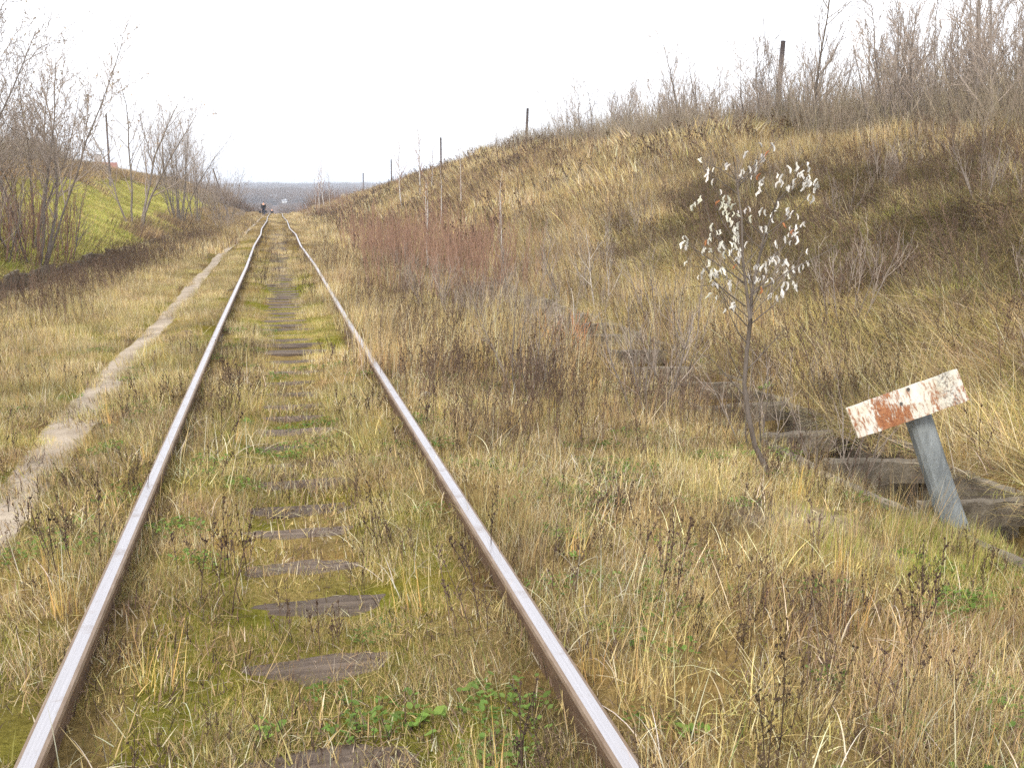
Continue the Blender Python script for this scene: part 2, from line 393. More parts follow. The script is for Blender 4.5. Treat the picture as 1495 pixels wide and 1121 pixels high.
# ------------------------------------------------------------------ rails
GAUGE = .785
PROF = [(-.072, 0), (-.072, .012), (-.012, .03), (-.009, .04), (-.009, .128), (-.036, .140), (-.0375, .168), (-.033, .178), (-.022, .1815), (0, .1825),
        (.022, .1815), (.033, .178), (.0375, .168), (.036, .140), (.009, .128), (.009, .04), (.012, .03), (.072, .012), (.072, 0)]
RZ = .008
joint_off = {12.9: (-.012, -.012), 25.4: (.02, .01), 37.9: (-.03, .0), 50.4: (.05, .02), 62.9: (-.05, -.02), 87.9: (.09, .0), 112.9: (-.02, -.04), 137.9: (.10, 0), 162.9: (.12, 0), 187.9: (0.1, 0)}
JY = [-2.5, 12.9, 25.4, 37.9, 50.4, 62.9, 87.9, 112.9, 137.9, 162.9, 187.9, 212.9, 237.9]
jx = [joint_off.get(y, (0, 0))[0] for y in JY]; jz = [joint_off.get(y, (0, 0))[1] for y in JY]
def bend(y): return float(np.interp(y, JY, jx)), float(np.interp(y, JY, jz)) + float(along(y))
def rail(side, y0, y1, label, group):
    yy = np.arange(y0, y1, 1.0 if y0 < 60 else 3.0).tolist() + [y1 - .006]
    y_c = (y0 + y1) / 2
    v = []; f = []; mats = []; n = len(PROF)
    bx, bz = bend(y0)
    for y in yy:
        dx, dz = bend(y)
        for px, pz in PROF: v.append((px + dx - bx, y - y0, pz + dz - bz))
    for i in range(len(yy) - 1):
        for j in range(n - 1):
            f.append((i * n + j, i * n + j + 1, (i + 1) * n + j + 1, (i + 1) * n + j))
            mats.append(1 if j in (8, 9) else (2 if j in (6, 7, 10, 11) else 0))
        f.append((i * n + n - 1, i * n, (i + 1) * n, (i + 1) * n + n - 1)); mats.append(0)
    f.append(tuple(range(n))); mats.append(0); f.append(tuple((len(yy) - 1) * n + j for j in range(n - 1, -1, -1))); mats.append(0)
    me = mesh_np('rail', v, f); 
    for k in ('rust', 'steel', 'rail_edge'): me.materials.append(M[k])
    for p, k in zip(me.polygons, mats): p.material_index = k
    root = empty('rail', (side * GAUGE + bx, y0, RZ + bz))
    obj('rail_bar', me, None, root)
    tag(root, label, 'rail', group)
    if y0 > 0 and y0 < 60:      # joint bars bridging the gap to the previous length
        for s in (-1, 1):
            mb = MB(); mb.box(s * .022, 0, .082, .022, .82, .072)
            jb = obj('joint_bar', mb.mesh('joint_bar'), M['rust'], root)
            for q in (-.3, -.12, .12, .3):
                b = MB(); b.tube([(s * .033, q, .085), (s * .056, q, .085)], .014, 6); obj('bolt', b.mesh('bolt'), M['galv'], jb)
    return root
for i in range(len(JY) - 1):
    rail(-1, JY[i], JY[i + 1], 'length of worn steel rail, bright on top, on the side of the dirt path', 'rails on the path side')
    rail(1, JY[i], JY[i + 1], 'length of worn steel rail, bright on top, on the side of the steep bank', 'rails on the bank side')

# ------------------------------------------------------------------ sleepers
def sleeper_mesh(seed, L=2.6):
    r = np.random.default_rng(seed); nxs, nys = 22, 5
    xs = np.linspace(-L / 2, L / 2, nxs); ysl = np.linspace(-.12, .12, nys)
    v = []; f = []
    for i, x in enumerate(xs):
        edge = .02 * (vnoise(x * 4, seed * 1.7, 61) - .5)
        for j, y in enumerate(ysl):
            z = .012 * (vnoise(x * 6 + seed, y * 25, 63) - .5) - (.018 * r.random() + .006 if j in (0, nys - 1) else 0)
            v.append((x + (.03 * (r.random() - .5) if i in (0, nxs - 1) else 0), y * (1 + edge * 3) + edge, z))
    n = len(v)
    for i in range(nxs):
        v.append((xs[i], -.125 + .008 * r.random(), -.16)); 
    for i in range(nxs):
        v.append((xs[i], .125, -.16))
    for i in range(nxs - 1):
        for j in range(nys - 1):
            a = i * nys + j; f.append((a, a + nys, a + nys + 1, a + 1))
        f.append((i * nys, n + i, n + i + 1, (i + 1) * nys))
        f.append((i * nys + nys - 1, (i + 1) * nys + nys - 1, n + nxs + i + 1, n + nxs + i))
    f.append(tuple([j for j in range(nys)] + [n + nxs, n]))
    e = (nxs - 1) * nys; f.append(tuple([e + j for j in range(nys - 1, -1, -1)] + [n + nxs - 1, n + 2 * nxs - 1]))
    m = mesh_np('sleeper', v, f); m.materials.append(M['sleeper']); return m
SM = [sleeper_mesh(s) for s in range(5)]; SL = sleeper_mesh(9, 2.9)
sl_y = [2.98, 3.70, 4.30, 4.80, 5.32, 5.76, 6.28, 6.8, 7.28, 7.78, 8.3, 8.82, 9.36, 9.98, 10.6, 11.3, 11.95, 12.55, 13.1, 13.65]
while sl_y[-1] < 58: sl_y.append(sl_y[-1] + .54 + random.uniform(-.05, .05))
for i, y in enumerate(sl_y):
    joint = y in (11.95, 12.55)
    z = random.uniform(.003, .017) + (.008 if y > 14 else 0) + ((.02 if y < 12 else .03) if joint else 0)
    o = obj('sleeper', SL if joint else SM[random.randrange(5)], None, None, (random.uniform(-.05, .05) + (.55 if joint else 0), y, z), (random.uniform(-.02, .02), random.uniform(-.006, .006), random.uniform(-.025, .025)))
    if joint: tag(o, 'long grey wooden sleeper at the rail joint, sticking out past the rail', 'sleeper', 'long sleepers at the joint')
    else: tag(o, 'weathered grey wooden sleeper sunk in moss under the rails', 'sleeper', 'sunken sleepers of the track')

# ------------------------------------------------------------------ drainage troughs
def slab_mesh(name, sx, sy, sz, seed, rough=.012):
    """a chipped concrete block"""
    r = np.random.default_rng(seed); a, b = max(3, int(sx / .09)), max(3, int(sy / .12))
    v = []; f = []
    for k, z in enumerate((-sz / 2, sz / 2 - .012, sz / 2)):
        for i in range(a):
            for j in range(b):
                x = (i / (a - 1) - .5) * sx; y = (j / (b - 1) - .5) * sy
                sh = .012 if k == 2 else 0
                if i in (0, a - 1): x -= np.sign(x) * (sh + r.random() * rough)
                if j in (0, b - 1): y -= np.sign(y) * (sh + r.random() * rough)
                v.append((x, y, z + (r.random() - .5) * rough * (k > 0)))
    L = a * b
    for i in range(a - 1):
        for j in range(b - 1):
            q = 2 * L + i * b + j; f.append((q, q + b, q + b + 1, q + 1))
            q = i * b + j; f.append((q, q + 1, q + b + 1, q + b))
    for k in (0, 1):
        for i in range(a - 1):
            for j, flip in ((0, 0), (b - 1, 1)):
                p = k * L + i * b + j; q = (p, p + b, p + b + L, p + L); f.append(q if not flip else q[::-1])
        for j in range(b - 1):
            for i, flip in ((0, 1), (a - 1, 0)):
                p = k * L + i * b + j; q = (p, p + 1, p + 1 + L, p + L); f.append(q if not flip else q[::-1])
    return mesh_np(name, v, f)
WALLM = [slab_mesh('side_wall', .08, .97, .48, 70 + i) for i in range(3)]
STRM = [slab_mesh('strut', .72, .12, .15, 80 + i, .025) for i in range(4)]
STRL = [slab_mesh('strut', .72, .11, .17, 90 + i) for i in range(2)]
WALLL = [slab_mesh('side_wall', .10, 1.15, .5, 95 + i, .03) for i in range(3)]
rt = empty('drainage_trough', (DITCH_R, 3.2, Tz(DITCH_R, 3.2)))
tag(rt, 'overgrown concrete drainage trough with cross struts at the foot of the steep bank', 'drain')
y = 3.7; i = 0
M0 = rt.location.copy()
while y < 27:
    dx = .04 * math.sin(y * .7); lift = float(.13 * smooth(10, 13, y))
    for s in (-1, 1):
        obj('side_wall', WALLM[i % 3], M['concrete'], rt, (s * .39 + dx, y - M0.y, (-.30 if s < 0 else -.24) + lift - M0.z + random.uniform(-.02, .02)), (random.uniform(-.02, .02), random.uniform(-.05, .05), random.uniform(-.015, .015)))
    obj('strut', STRM[i % 4], M['concrete'], rt, (dx + random.uniform(-.02, .02), y + .45 - M0.y, -.085 + lift * 1.1 - M0.z + random.uniform(-.03, .03)), (random.uniform(-.12, .12), random.uniform(-.05, .05), random.uniform(-.06, .06)))
    y += 1.0; i += 1
lt = empty('drainage_trough', (-5.5, 14, Tz(-5.5, 14)))
tag(lt, 'dark crumbling drainage trough along the edge of the green meadow', 'drain')
M0 = lt.location.copy(); y = 15; i = 0
while y < 62:
    xx = float(ditch_l(y)); th = math.atan2(float(ditch_l(y + .6) - ditch_l(y - .6)), 1.2)
    for s in (-1, 1):
        obj('side_wall', WALLL[i % 3], M['dark_concrete'], lt, (xx + s * .39 - M0.x, y - M0.y, (-.13 if s < 0 else -.33) - M0.z + random.uniform(-.09, .07)), (random.uniform(-.08, .08), random.uniform(-.16, .16), -th + random.uniform(-.04, .04)))
    if i % 2 == 0: obj('strut', STRL[i % 2], M['dark_concrete'], lt, (xx - M0.x, y + .55 - M0.y, -.14 - M0.z + random.uniform(-.03, .03)), (random.uniform(-.1, .1), 0, -th))
    y += 1.18; i += 1

# ------------------------------------------------------------------ sign on a leaning post
def mat_sign():
    m, nt, out = newmat('flaking white paint over rust')
    tc = N(nt, 'ShaderNodeTexCoord'); ob = tc.outputs['Object']
    sp = N(nt, 'ShaderNodeSeparateXYZ'); nt.links.new(ob, sp.inputs[0])
    big = noise(nt, 9, 5, .65, ob, .4)
    mp = N(nt, 'ShaderNodeMapping'); mp.inputs['Scale'].default_value = (45, 1, 13); mp.inputs['Rotation'].default_value = (0, R(18), 0); nt.links.new(ob, mp.inputs[0])
    fl = noise(nt, 1.2, 6, .75, mp.outputs[0], .6)
    fine = noise(nt, 90, 4, .7, ob)
    # rust: strongest left of the middle and along the lower edge
    bell = ramp(nt, N(nt, 'ShaderNodeMapRange').outputs[0], [(0, 0.), (1, 1.)])
    mr = bell.inputs[0].links[0].from_node; nt.links.new(sp.outputs[0], mr.inputs[0]); mr.inputs[1].default_value = -.295; mr.inputs[2].default_value = .295
    e = bell.color_ramp.elements
    for pos, val in ((.14, .06), (.24, .30), (.40, .26), (.5, .14), (.62, .0), (.74, .16), (.80, .04)):
        q = e.new(pos); q.color = (val, val, val, 1)
    e[0].color = (.12, .12, .12, 1); e[-1].color = (.12, .12, .12, 1)
    zr = N(nt, 'ShaderNodeMapRange'); nt.links.new(sp.outputs[2], zr.inputs[0]); zr.inputs[1].default_value = .09; zr.inputs[2].default_value = -.092; zr.inputs[3].default_value = -.04; zr.inputs[4].default_value = .08
    def math2(op, a, b):
        n = N(nt, 'ShaderNodeMath', operation=op)
        for i, v in enumerate((a, b)):
            if isinstance(v, bpy.types.NodeSocket): nt.links.new(v, n.inputs[i])
            else: n.inputs[i].default_value = v
        return n.outputs[0]
    zonef = math2('ADD', bell.outputs[0], zr.outputs[0])
    f = math2('ADD', math2('MULTIPLY', big.outputs['Fac'], .6), math2('ADD', math2('MULTIPLY', fl.outputs['Fac'], 1.25), zonef))
    f2 = math2('SUBTRACT', f, 1.05)
    rust = ramp(nt, math2('MULTIPLY', f2, 3.2), [(0.02, 0.), (.16, .35), (.5, 1.)])
    paint = mixc(nt, ramp(nt, big.outputs['Fac'], [(.35, 0.), (.7, .8)]).outputs[0], lin(212, 209, 200), lin(186, 176, 150))
    rc = mixc(nt, ramp(nt, fine.outputs['Fac'], [(.35, 0.), (.65, 1.)]).outputs[0], mixc(nt, ramp(nt, fl.outputs['Fac'], [(.35, 0.), (.65, 1.)]).outputs[0], lin(74, 38, 22), lin(136, 76, 42)), lin(164, 112, 72))
    c = mixc(nt, rust.outputs[0], paint, rc)
    # dark flakes on the far end, hairline scratches all over
    rx = N(nt, 'ShaderNodeMapRange'); nt.links.new(sp.outputs[0], rx.inputs[0]); rx.inputs[1].default_value = .15; rx.inputs[2].default_value = .21
    rx2 = N(nt, 'ShaderNodeMapRange'); nt.links.new(sp.outputs[0], rx2.inputs[0]); rx2.inputs[1].default_value = .285; rx2.inputs[2].default_value = .25
    dk = math2('MULTIPLY', math2('MULTIPLY', rx.outputs[0], rx2.outputs[0]), ramp(nt, noise(nt, 75, 6, .8, ob, .3).outputs['Fac'], [(.47, 0.), (.58, .85)]).outputs[0])
    c = mixc(nt, dk, c, lin(84, 80, 76))
    c = mixc(nt, ramp(nt, fl.outputs['Fac'], [(.66, 0.), (.72, .8)]).outputs[0], c, lin(120, 84, 58))
    b = N(nt, 'ShaderNodeBsdfPrincipled'); nt.links.new(c, b.inputs['Base Color']); b.inputs['Roughness'].default_value = .6
    bp = N(nt, 'ShaderNodeBump'); bp.inputs['Strength'].default_value = .35; bp.inputs['Distance'].default_value = .004
    nt.links.new(rust.outputs[0], bp.inputs['Height']); nt.links.new(bp.outputs[0], b.inputs['Normal'])
    nt.links.new(b.outputs[0], out.inputs[0]); return m
M['sign'] = mat_sign()
sroot = empty('marker_sign', (3.48, 4.93, -.10)); tag(sroot, 'rusty white blank marker plate on a leaning grey post by the drain', 'sign')
top = np.array([3.26, 5.11, .655]) - np.array([3.48, 4.93, -.10])
mb = MB(); n = 12
ax = top / np.linalg.norm(top)
cs = [(.064, -.03), (.064, .03), (.045, .055), (0, .064), (-.045, .055), (-.064, .03), (-.064, -.03), (-.045, -.055), (0, -.064), (.045, -.055)]
e1 = np.array([.98, -.2, 0]); e1 -= ax * (e1 @ ax); e1 /= np.linalg.norm(e1); e2 = np.cross(ax, e1)
vv = []; ff = []
for k, t in enumerate((-.28, 0, .25, .5, .75, .985, 1.0)):
    s_ = (1.06 if t < .1 else 1.0) * (.9 if t == 1 else 1)
    for a, b in cs: vv.append(top * t + (e1 * a + e2 * b) * s_)
m_ = len(cs)
for k in range(6):
    for j in range(m_): ff.append((k * m_ + j, k * m_ + (j + 1) % m_, (k + 1) * m_ + (j + 1) % m_, (k + 1) * m_ + j))
ff.append(tuple(6 * m_ + j for j in range(m_)))
mb.add(vv, ff); obj('post', mb.mesh('post', False), M['sign_post'], sroot)
# plate: local x along its length, z up, -y faces the viewer side
pc = (np.array([2.91, 5.14, .56]) + np.array([3.40, 4.90, .80]) + np.array([3.45, 4.86, .63]) + np.array([2.96, 5.10, .40])) / 4
lx = np.array([3.425, 4.88, .715]) - np.array([2.935, 5.12, .48]); Lp = np.linalg.norm(lx); lx /= Lp
lz = np.array([2.91, 5.14, .56]) - np.array([2.96, 5.10, .40]); lz -= lx * (lz @ lx); lz /= np.linalg.norm(lz); ly = np.cross(lz, lx)
a_, b_ = 25, 8; v = []; f = []
Lp, Hp = .60, .182
for k, th in enumerate((-.009, .009)):
    for i in range(a_):
        for j in range(b_):
            x = (i / (a_ - 1) - .5) * Lp; z = (j / (b_ - 1) - .5) * Hp
            if i == 0: x += .006 * vnoise(z * 60, 2., 5)
            if j in (0, b_ - 1): z -= np.sign(z) * .004 * vnoise(x * 40, 9., 6)
            v.append((x, th + .006 * (vnoise(x * 9, z * 9, 8) - .5) + .012 * (x / .3) ** 2, z))
L_ = a_ * b_
for i in range(a_ - 1):
    for j in range(b_ - 1):
        q = i * b_ + j; f.append((q, q + b_, q + b_ + 1, q + 1)); q += L_; f.append((q, q + 1, q + b_ + 1, q + b_))
    for j in (0, b_ - 1):
        q = i * b_ + j; t4 = (q, q + L_, q + b_ + L_, q + b_); f.append(t4 if j == 0 else t4[::-1])
for j in range(b_ - 1):
    for i in (0, a_ - 1):
        q = i * b_ + j; t4 = (q, q + 1, q + 1 + L_, q + L_); f.append(t4 if i == 0 else t4[::-1])
plate = obj('plate', mesh_np('plate', v, f), M['sign'], sroot)
Mx = Matrix(((lx[0], ly[0], lz[0]), (lx[1], ly[1], lz[1]), (lx[2], ly[2], lz[2]))).to_4x4(); Mx.translation = Vector(pc - ly * .0 - np.array([3.48, 4.93, -.10]))
plate.matrix_local = Mx
plate['label'] = 'blank white plate streaked with orange rust'
for xx in (-.025, .035):
    b = MB(); b.tube([(xx, -.02, .04 + xx), (xx, .02, .04 + xx)], .009, 6); bo = obj('bolt', b.mesh('bolt'), M['galv'], plate)

# ------------------------------------------------------------------ woody plants
def grow(r, p, d, L, rad, lev, maxlev, P, out):
    n = 7 if lev == 0 else (5 if lev == 1 else 4)
    pts = [np.array(p, float)]; d = np.array(d, float); d /= np.linalg.norm(d)
    for i in range(n):
        d = d + r.normal(0, P['wander'], 3) + np.array([0, 0, P['up'][min(lev, len(P['up']) - 1)]])
        d /= np.linalg.norm(d); pts.append(pts[-1] + d * L / n)
    pts = np.array(pts); rr = rad * np.linspace(1, P.get('tip', .25), n + 1)
    out.append((lev, pts, rr))
    if lev >= maxlev: return
    k = P['n'][lev]; k = max(1, int(r.poisson(k))) if lev else k
    for i in range(k):
        t = P['t0'][lev] + (1 - P['t0'][lev]) * (i + r.random()) / k; t = min(t, .97)
        q = t * n; a = int(q); fr = q - a; pos = pts[a] * (1 - fr) + pts[min(a + 1, n)] * fr
        dd = pts[min(a + 1, n)] - pts[a]; dd /= np.linalg.norm(dd)
        rnd = r.normal(0, 1, 3); rnd -= dd * (rnd @ dd); rnd /= np.linalg.norm(rnd)
        ang = R(P['ang'][lev] + r.normal(0, 8))
        cdir = dd * math.cos(ang) + rnd * math.sin(ang)
        cl = L * P['len'][lev] * (1.05 - .65 * t) * r.uniform(.7, 1.25)
        grow(r, pos, cdir, cl, max(rr[a] * P.get('rr', .55), P['rmin']), lev + 1, maxlev, P, out)

def woody(seed, stems, maxlev, P, H, spread=.1, base_r=.05):
    r = np.random.default_rng(seed); out = []
    for s in range(stems):
        a = s / stems * 2 * np.pi + r.uniform(-.5, .5); off = spread * .4 * r.uniform(.3, 1) if stems > 1 else 0
        tilt = P.get('tilt', 0) * r.uniform(.4, 1.2) if stems > 1 else r.normal(0, .04)
        d = (math.cos(a) * tilt, math.sin(a) * tilt, 1)
        grow(r, (math.cos(a) * off, math.sin(a) * off, -.08), d, H * r.uniform(.72, 1.05), base_r * r.uniform(.7, 1.1), 0, maxlev, P, out)
    return out
def woody_mesh(branches, tcol=(1, 1, 1), ccol=(1, 1, 1), leaves=0, seed=0, lcol=None, lsize=.05):
    t = MB(); c = MB(); r = np.random.default_rng(seed)
    for lev, pts, rr in branches:
        if lev == 0: t.tube(pts, rr, 7, tcol, False)
        else: c.tube(pts, rr, 4 if lev == 1 else 3, ccol, False)
    lf = None
    if leaves:
        lf = MB(); tips = [b for b in branches if b[0] >= 2] or branches
        for i in range(leaves):
            b = tips[r.integers(len(tips))]; p = b[1][r.integers(1, len(b[1]))]
            a = r.normal(0, 1, 3); a /= np.linalg.norm(a); q = np.cross(a, r.normal(0, 1, 3)); q /= np.linalg.norm(q); s = lsize * r.uniform(.6, 1.3)
            lf.add([p, p + a * s * .5 + q * s * .3, p + a * s, p + a * s * .5 - q * s * .3], [(0, 1, 2, 3)], lcol * r.uniform(.7, 1.2))
    return t.mesh('trunk', True), c.mesh('crown', True), (lf.mesh('leaves') if lf else None)

UPRIGHT = dict(wander=.09, up=[.02, .10, .08, .05], n=[30, 7, 4], t0=[.22, .2, .2], ang=[42, 36, 34], len=[.38, .45, .5], rmin=.0065, rr=.5, tip=.12)
BUSHY = dict(wander=.10, up=[.03, .08, .06, .04], n=[17, 7, 4], t0=[.25, .15, .2], ang=[36, 34, 36], len=[.5, .5, .5], rmin=.006, rr=.5, tip=.25, tilt=.38)
VASE = dict(wander=.07, up=[.03, .10, .08, .05], n=[15, 6, 4], t0=[.3, .2, .2], ang=[28, 28, 30], len=[.42, .5, .5], rmin=.004, rr=.55, tip=.15, tilt=.3)
SHRUB = dict(wander=.08, up=[.06, .12, .1], n=[6, 3], t0=[.25, .2], ang=[30, 30], len=[.5, .55], rmin=.0022, rr=.6, tip=.3, tilt=.45)
SHOOT = dict(wander=.05, up=[.05, .1], n=[4, 2], t0=[.35, .3], ang=[24, 26], len=[.4, .5], rmin=.0025, rr=.6, tip=.35, tilt=.28)

def make_tree(name, br, tm, cm, **kw):
    t, c, l = woody_mesh(br, **kw); root = empty(name)
    obj('trunk', t, tm, root); cr = obj('crown', c, cm, root)
    if l: obj('leaves', l, M['plant'], cr)
    return root
used = {}
def place(proto, x, y, s=1.0, rz=None, label=None, cat=None, group=None, lean=(0, 0), dz=-.03):
    if id(proto) not in used: o = proto; used[id(proto)] = True
    else: o = copy_tree(proto)
    o.location = (x, y, Tz(x, y) + dz); o.scale = (s, s, s); o.rotation_euler = (lean[0], lean[1], random.uniform(0, 6.28) if rz is None else rz)
    if label:
        o['label'] = label; o['category'] = cat
        if group: o['group'] = group
    return o

grey = (1, 1, 1)
# trees of the left meadow edge
LT = [make_tree('willow_tree', woody(100 + i, 6, 3, BUSHY, 5.6, .9, .038), M['bark'], M['twig'], leaves=240, seed=i, lcol=lin(196, 182, 164), lsize=.075) for i in range(2)]
place(LT[0], -6.0, 28.5, 1.12, 0.4, 'tall bare many-stemmed willow thicket by the dark drain, with scattered pale leaves', 'tree')
place(LT[1], -7.5, 26.5, 1.05, 2.0, 'bare willow rising behind the drain at the near end of the meadow', 'tree', 'willows at the near end of the meadow')
place(LT[1], -6.7, 31.5, .95, 4.0, 'bare willow rising behind the drain at the near end of the meadow', 'tree', 'willows at the near end of the meadow')
place(LT[0], -9.2, 29.5, .9, 5.0, 'bare willow rising behind the drain at the near end of the meadow', 'tree', 'willows at the near end of the meadow')
t2 = make_tree('willow_tree', woody(111, 4, 3, dict(BUSHY, tilt=.3, n=[14, 6, 4]), 5.3, .7, .055), M['bark'], M['twig'], leaves=120, seed=5, lcol=lin(170, 150, 128), lsize=.09)
place(t2, -6.05, 50, 1.22, 1.2, 'open bare tree with four stems standing alone in the green meadow', 'tree')
t3 = make_tree('willow_tree', woody(121, 11, 3, dict(VASE, tilt=.22), 5.4, 1.0, .032), M['bark'], M['twig'])
place(t3, -5.75, 68, 1.32, .3, 'dense vase-shaped bare tree clump, tallest at the far end of the meadow', 'tree')
place(t3, -5.15, 73, 1.1, 2.6, 'bare clump beside the tallest one at the far meadow end', 'tree')
t4 = make_tree('willow_tree', woody(131, 14, 3, dict(VASE, tilt=.5), 4.3, 1.4, .026), M['bark'], M['twig'])
place(t4, -4.35, 90, 1.15, 1.0, 'wide low bare bush at the end of the meadow near the path', 'bush')
place(t4, -6.0, 104, .8, 2.0, 'bare bush behind the meadow end', 'bush', 'bushes behind the meadow')
place(t4, -7.6, 84, .7, 4.0, 'bare bush behind the meadow end', 'bush', 'bushes behind the meadow')
# bare trees on top of both banks
BT = [make_tree('bare_tree', woody(200 + i, 1, 3, dict(UPRIGHT, n=[24 + 2 * i, 6, 4]), 5.2, .1, .05), M['bark'], M['twig']) for i in range(4)]
BM = [make_tree('bare_tree', woody(220 + i, 4 + i, 3, dict(VASE, n=[10, 5, 4], rmin=.0065), 4.2, .8, .035), M['bark'], M['twig']) for i in range(3)]
rr = np.random.default_rng(5)
spots = [(18.5, 56, .95, 'm'), (17.2, 52, .9, 't'), (18.5, 47, 1.1, 't'), (17.5, 43, .9, 'm'), (17.0, 37, 1.0, 't'), (18.2, 34.5, .95, 'm'), (16.6, 31.5, 1.0, 't'), (17.5, 29, 1.0, 't'), (16.4, 26.5, .95, 'm'), (17.5, 24.8, 1.05, 't'), (16.6, 22.8, 1.0, 't'), (17.2, 21, .95, 'm'), (16.5, 19.5, 1.05, 't'), (17.6, 18.2, 1.0, 't')]
for i in range(185):
    y = rr.uniform(17, 68) if i < 105 else rr.uniform(17, 40); x = rr.uniform(16.5, 33)
    spots.append((x, y, rr.uniform(.65, 1.1), 'tm'[rr.integers(2)]))
for x, y, s, k in spots:
    pr = BT[rr.integers(4)] if k == 't' else BM[rr.integers(3)]
    place(pr, x, y, s * (1.18 if y < 34 else 1.0), None, 'slender bare tree on top of the steep bank', 'tree', 'bare trees on top of the bank', lean=(rr.normal(0, .04), rr.normal(0, .04)))
for i in range(26):
    y = rr.uniform(40, 100); x = -max(rr.uniform(14.5, 26), .2 * y)
    pr = BT[rr.integers(4)] if rr.random() < .5 else BM[rr.integers(3)]
    place(pr, x, y, rr.uniform(.7, 1.1), None, 'slender bare tree on the rise behind the meadow', 'tree', 'bare trees behind the meadow')
# birches
def birch(seed, H, r0):
    return make_tree('birch_tree', woody(seed, 1, 2, dict(UPRIGHT, n=[24, 4], ang=[38, 34], len=[.25, .45], t0=[.3, .2], wander=.05), H, .1, r0), M['birch'], M['redtwig'])
b1 = birch(301, 3.2, .045); place(b1, 3.6, 26.3, 1.0, .5, 'young birch with white trunk among reddish shoots', 'tree')
b2 = birch(302, 4.4, .055)
place(b2, 6.95, 60, 1.0, 1, 'thin tall bare birch standing on the bank side', 'tree', 'thin birches on the bank side')
place(b2, 8.13, 62, 1.12, 3, 'thin tall bare birch standing on the bank side', 'tree', 'thin birches on the bank side')
for x_, y_, s_ in ((4.6, 33, .55), (5.6, 38, .62), (6.2, 30, .5), (5.0, 24, .42), (7.4, 44, .7)): place(b2, x_, y_, s_, x_ * 3, 'slim young birch in the grass near the reddish shoots', 'tree', 'slim young birches near the reddish shoots')
place(b2, 8.9, 63, .75, 5, 'thin tall bare birch standing on the bank side', 'tree', 'thin birches on the bank side')
for i, (x, y, s) in enumerate([(5.6, 140, 1.35), (6.3, 141, 1.5), (6.9, 139, 1.2), (5.0, 142, 1.0)]):
    place(b2, x, y, s, i * 1.3, 'far slim birch in the clump near the end of the rails', 'tree', 'far birch clump')
b3 = birch(303, 2.0, .05); place(b3, 3.75, 118, 1.0, 0, 'short white leaning birch trunk beside the far rails', 'tree', lean=(0, -.12))
# shrubs
RS = [make_tree('reddish_shrub', woody(400 + i, 16, 1, SHOOT, 1.15, 1.0, .006), M['redtwig'], M['redtwig']) for i in range(3)]
for i in range(48):
    y = rr.uniform(17, 38); x = rr.uniform(2.2, 5.4) + (y - 26) * .04
    if abs(x - 3.6 * y / 26.3) < .35 and y < 26.5: x += .8
    place(RS[i % 3], x, y, rr.uniform(.9, 1.75), None, 'thicket of thin reddish brown shoots around the young birch', 'shrub', 'reddish shoots around the young birch')
for i in range(12):
    y = rr.uniform(95, 130); x = rr.uniform(3.0, 7.5)
    place(RS[i % 3], x, y, rr.uniform(1.4, 2.2), None, 'red-brown bush by the far end of the rails', 'shrub', 'red-brown far bushes')
DS = [make_tree('bare_shrub', woody(420 + i, 5, 2, SHRUB, 1.05, .25, .009), M['bark'], M['twig']) for i in range(4)]
OR = make_tree('orange_shrub', woody(430, 22, 1, SHOOT, .62, .5, .004), M['redtwig'], M['redtwig'], tcol=(1.9, 1.35, .9), ccol=(1.9, 1.3, .8))
place(OR, 3.0, 11.2, 1.0, .5, 'low tuft of orange-brown shoots beside the drain', 'shrub')
place(DS[0], 2.85, 8.1, 1.05, .3, 'dark bare shrub with upright forked branches before the drain', 'shrub')
place(DS[1], 3.15, 8.9, .85, 1.3, 'smaller dark bare shrub just behind the upright forked one', 'shrub')
place(DS[2], 3.9, 17.6, 1.75, .3, 'tall sparse bare shrub growing out of the drain', 'shrub')
place(DS[3], 4.5, 16.2, 1.3, 2.3, 'bare shrub on the bank side of the drain, with crooked stems', 'shrub')
place(DS[1], 4.6, 12.6, 1.2, 4.3, 'bare shrub between drain and bank, forked low', 'shrub')
place(DS[0], 3.25, 6.9, .8, 2.0, 'little bare shrub next to the white-leaved sapling', 'shrub')
place(DS[3], 3.55, 6.35, 1.0, 4.2, 'thin crooked bare shrub between sapling and marker sign', 'shrub')
place(DS[2], 5.6, 6.9, 1.0, 1.1, 'bare stems standing behind the marker sign', 'shrub')
for i in range(70):
    y = rr.uniform(7, 34); x = rr.uniform(5.0, 14) 
    place(DS[i % 4], x, y, rr.uniform(.6, 1.2), None, 'small bare shrub on the slope of the bank', 'shrub', 'bare shrubs on the bank slope')
for i in range(40):
    y = rr.uniform(8, 26); x = rr.uniform(1.9, 4.6)
    if abs(x - 3.75) < .25: x += .5
    place(DS[i % 4], x, y, rr.uniform(.5, 1.05), None, 'small bare shrub among tall grass between rail and drain', 'shrub', 'bare shrubs between rail and drain')
for i in range(14):
    y = rr.uniform(60, 130); x = -rr.uniform(2.8, 4.2)
    place(DS[i % 4], x, y, rr.uniform(1.0, 1.7), None, 'brown bare shrub along the left of the path', 'shrub', 'shrubs along the path')
for i in range(50):
    y = rr.uniform(18, 34); x = float(ditch_l(y)) - rr.uniform(.6, 4.2)
    place((DS + RS)[rr.integers(7)], x, y, rr.uniform(1.3, 2.4), None, 'tangled bare shrub at the foot of the willows by the meadow', 'shrub', 'shrubs under the willows')
DP = make_tree('dead_sapling', woody(440, 2, 2, dict(SHRUB, n=[4, 2], tilt=.25, ang=[45, 40]), 1.25, .1, .012), M['birch'], M['birch'], tcol=(.95, .9, .85), ccol=(.95, .9, .85))
place(DP, 3.5, 12.4, .95, .9, 'pale grey dead sapling leaning over the drain', 'sapling', lean=(0, .15))
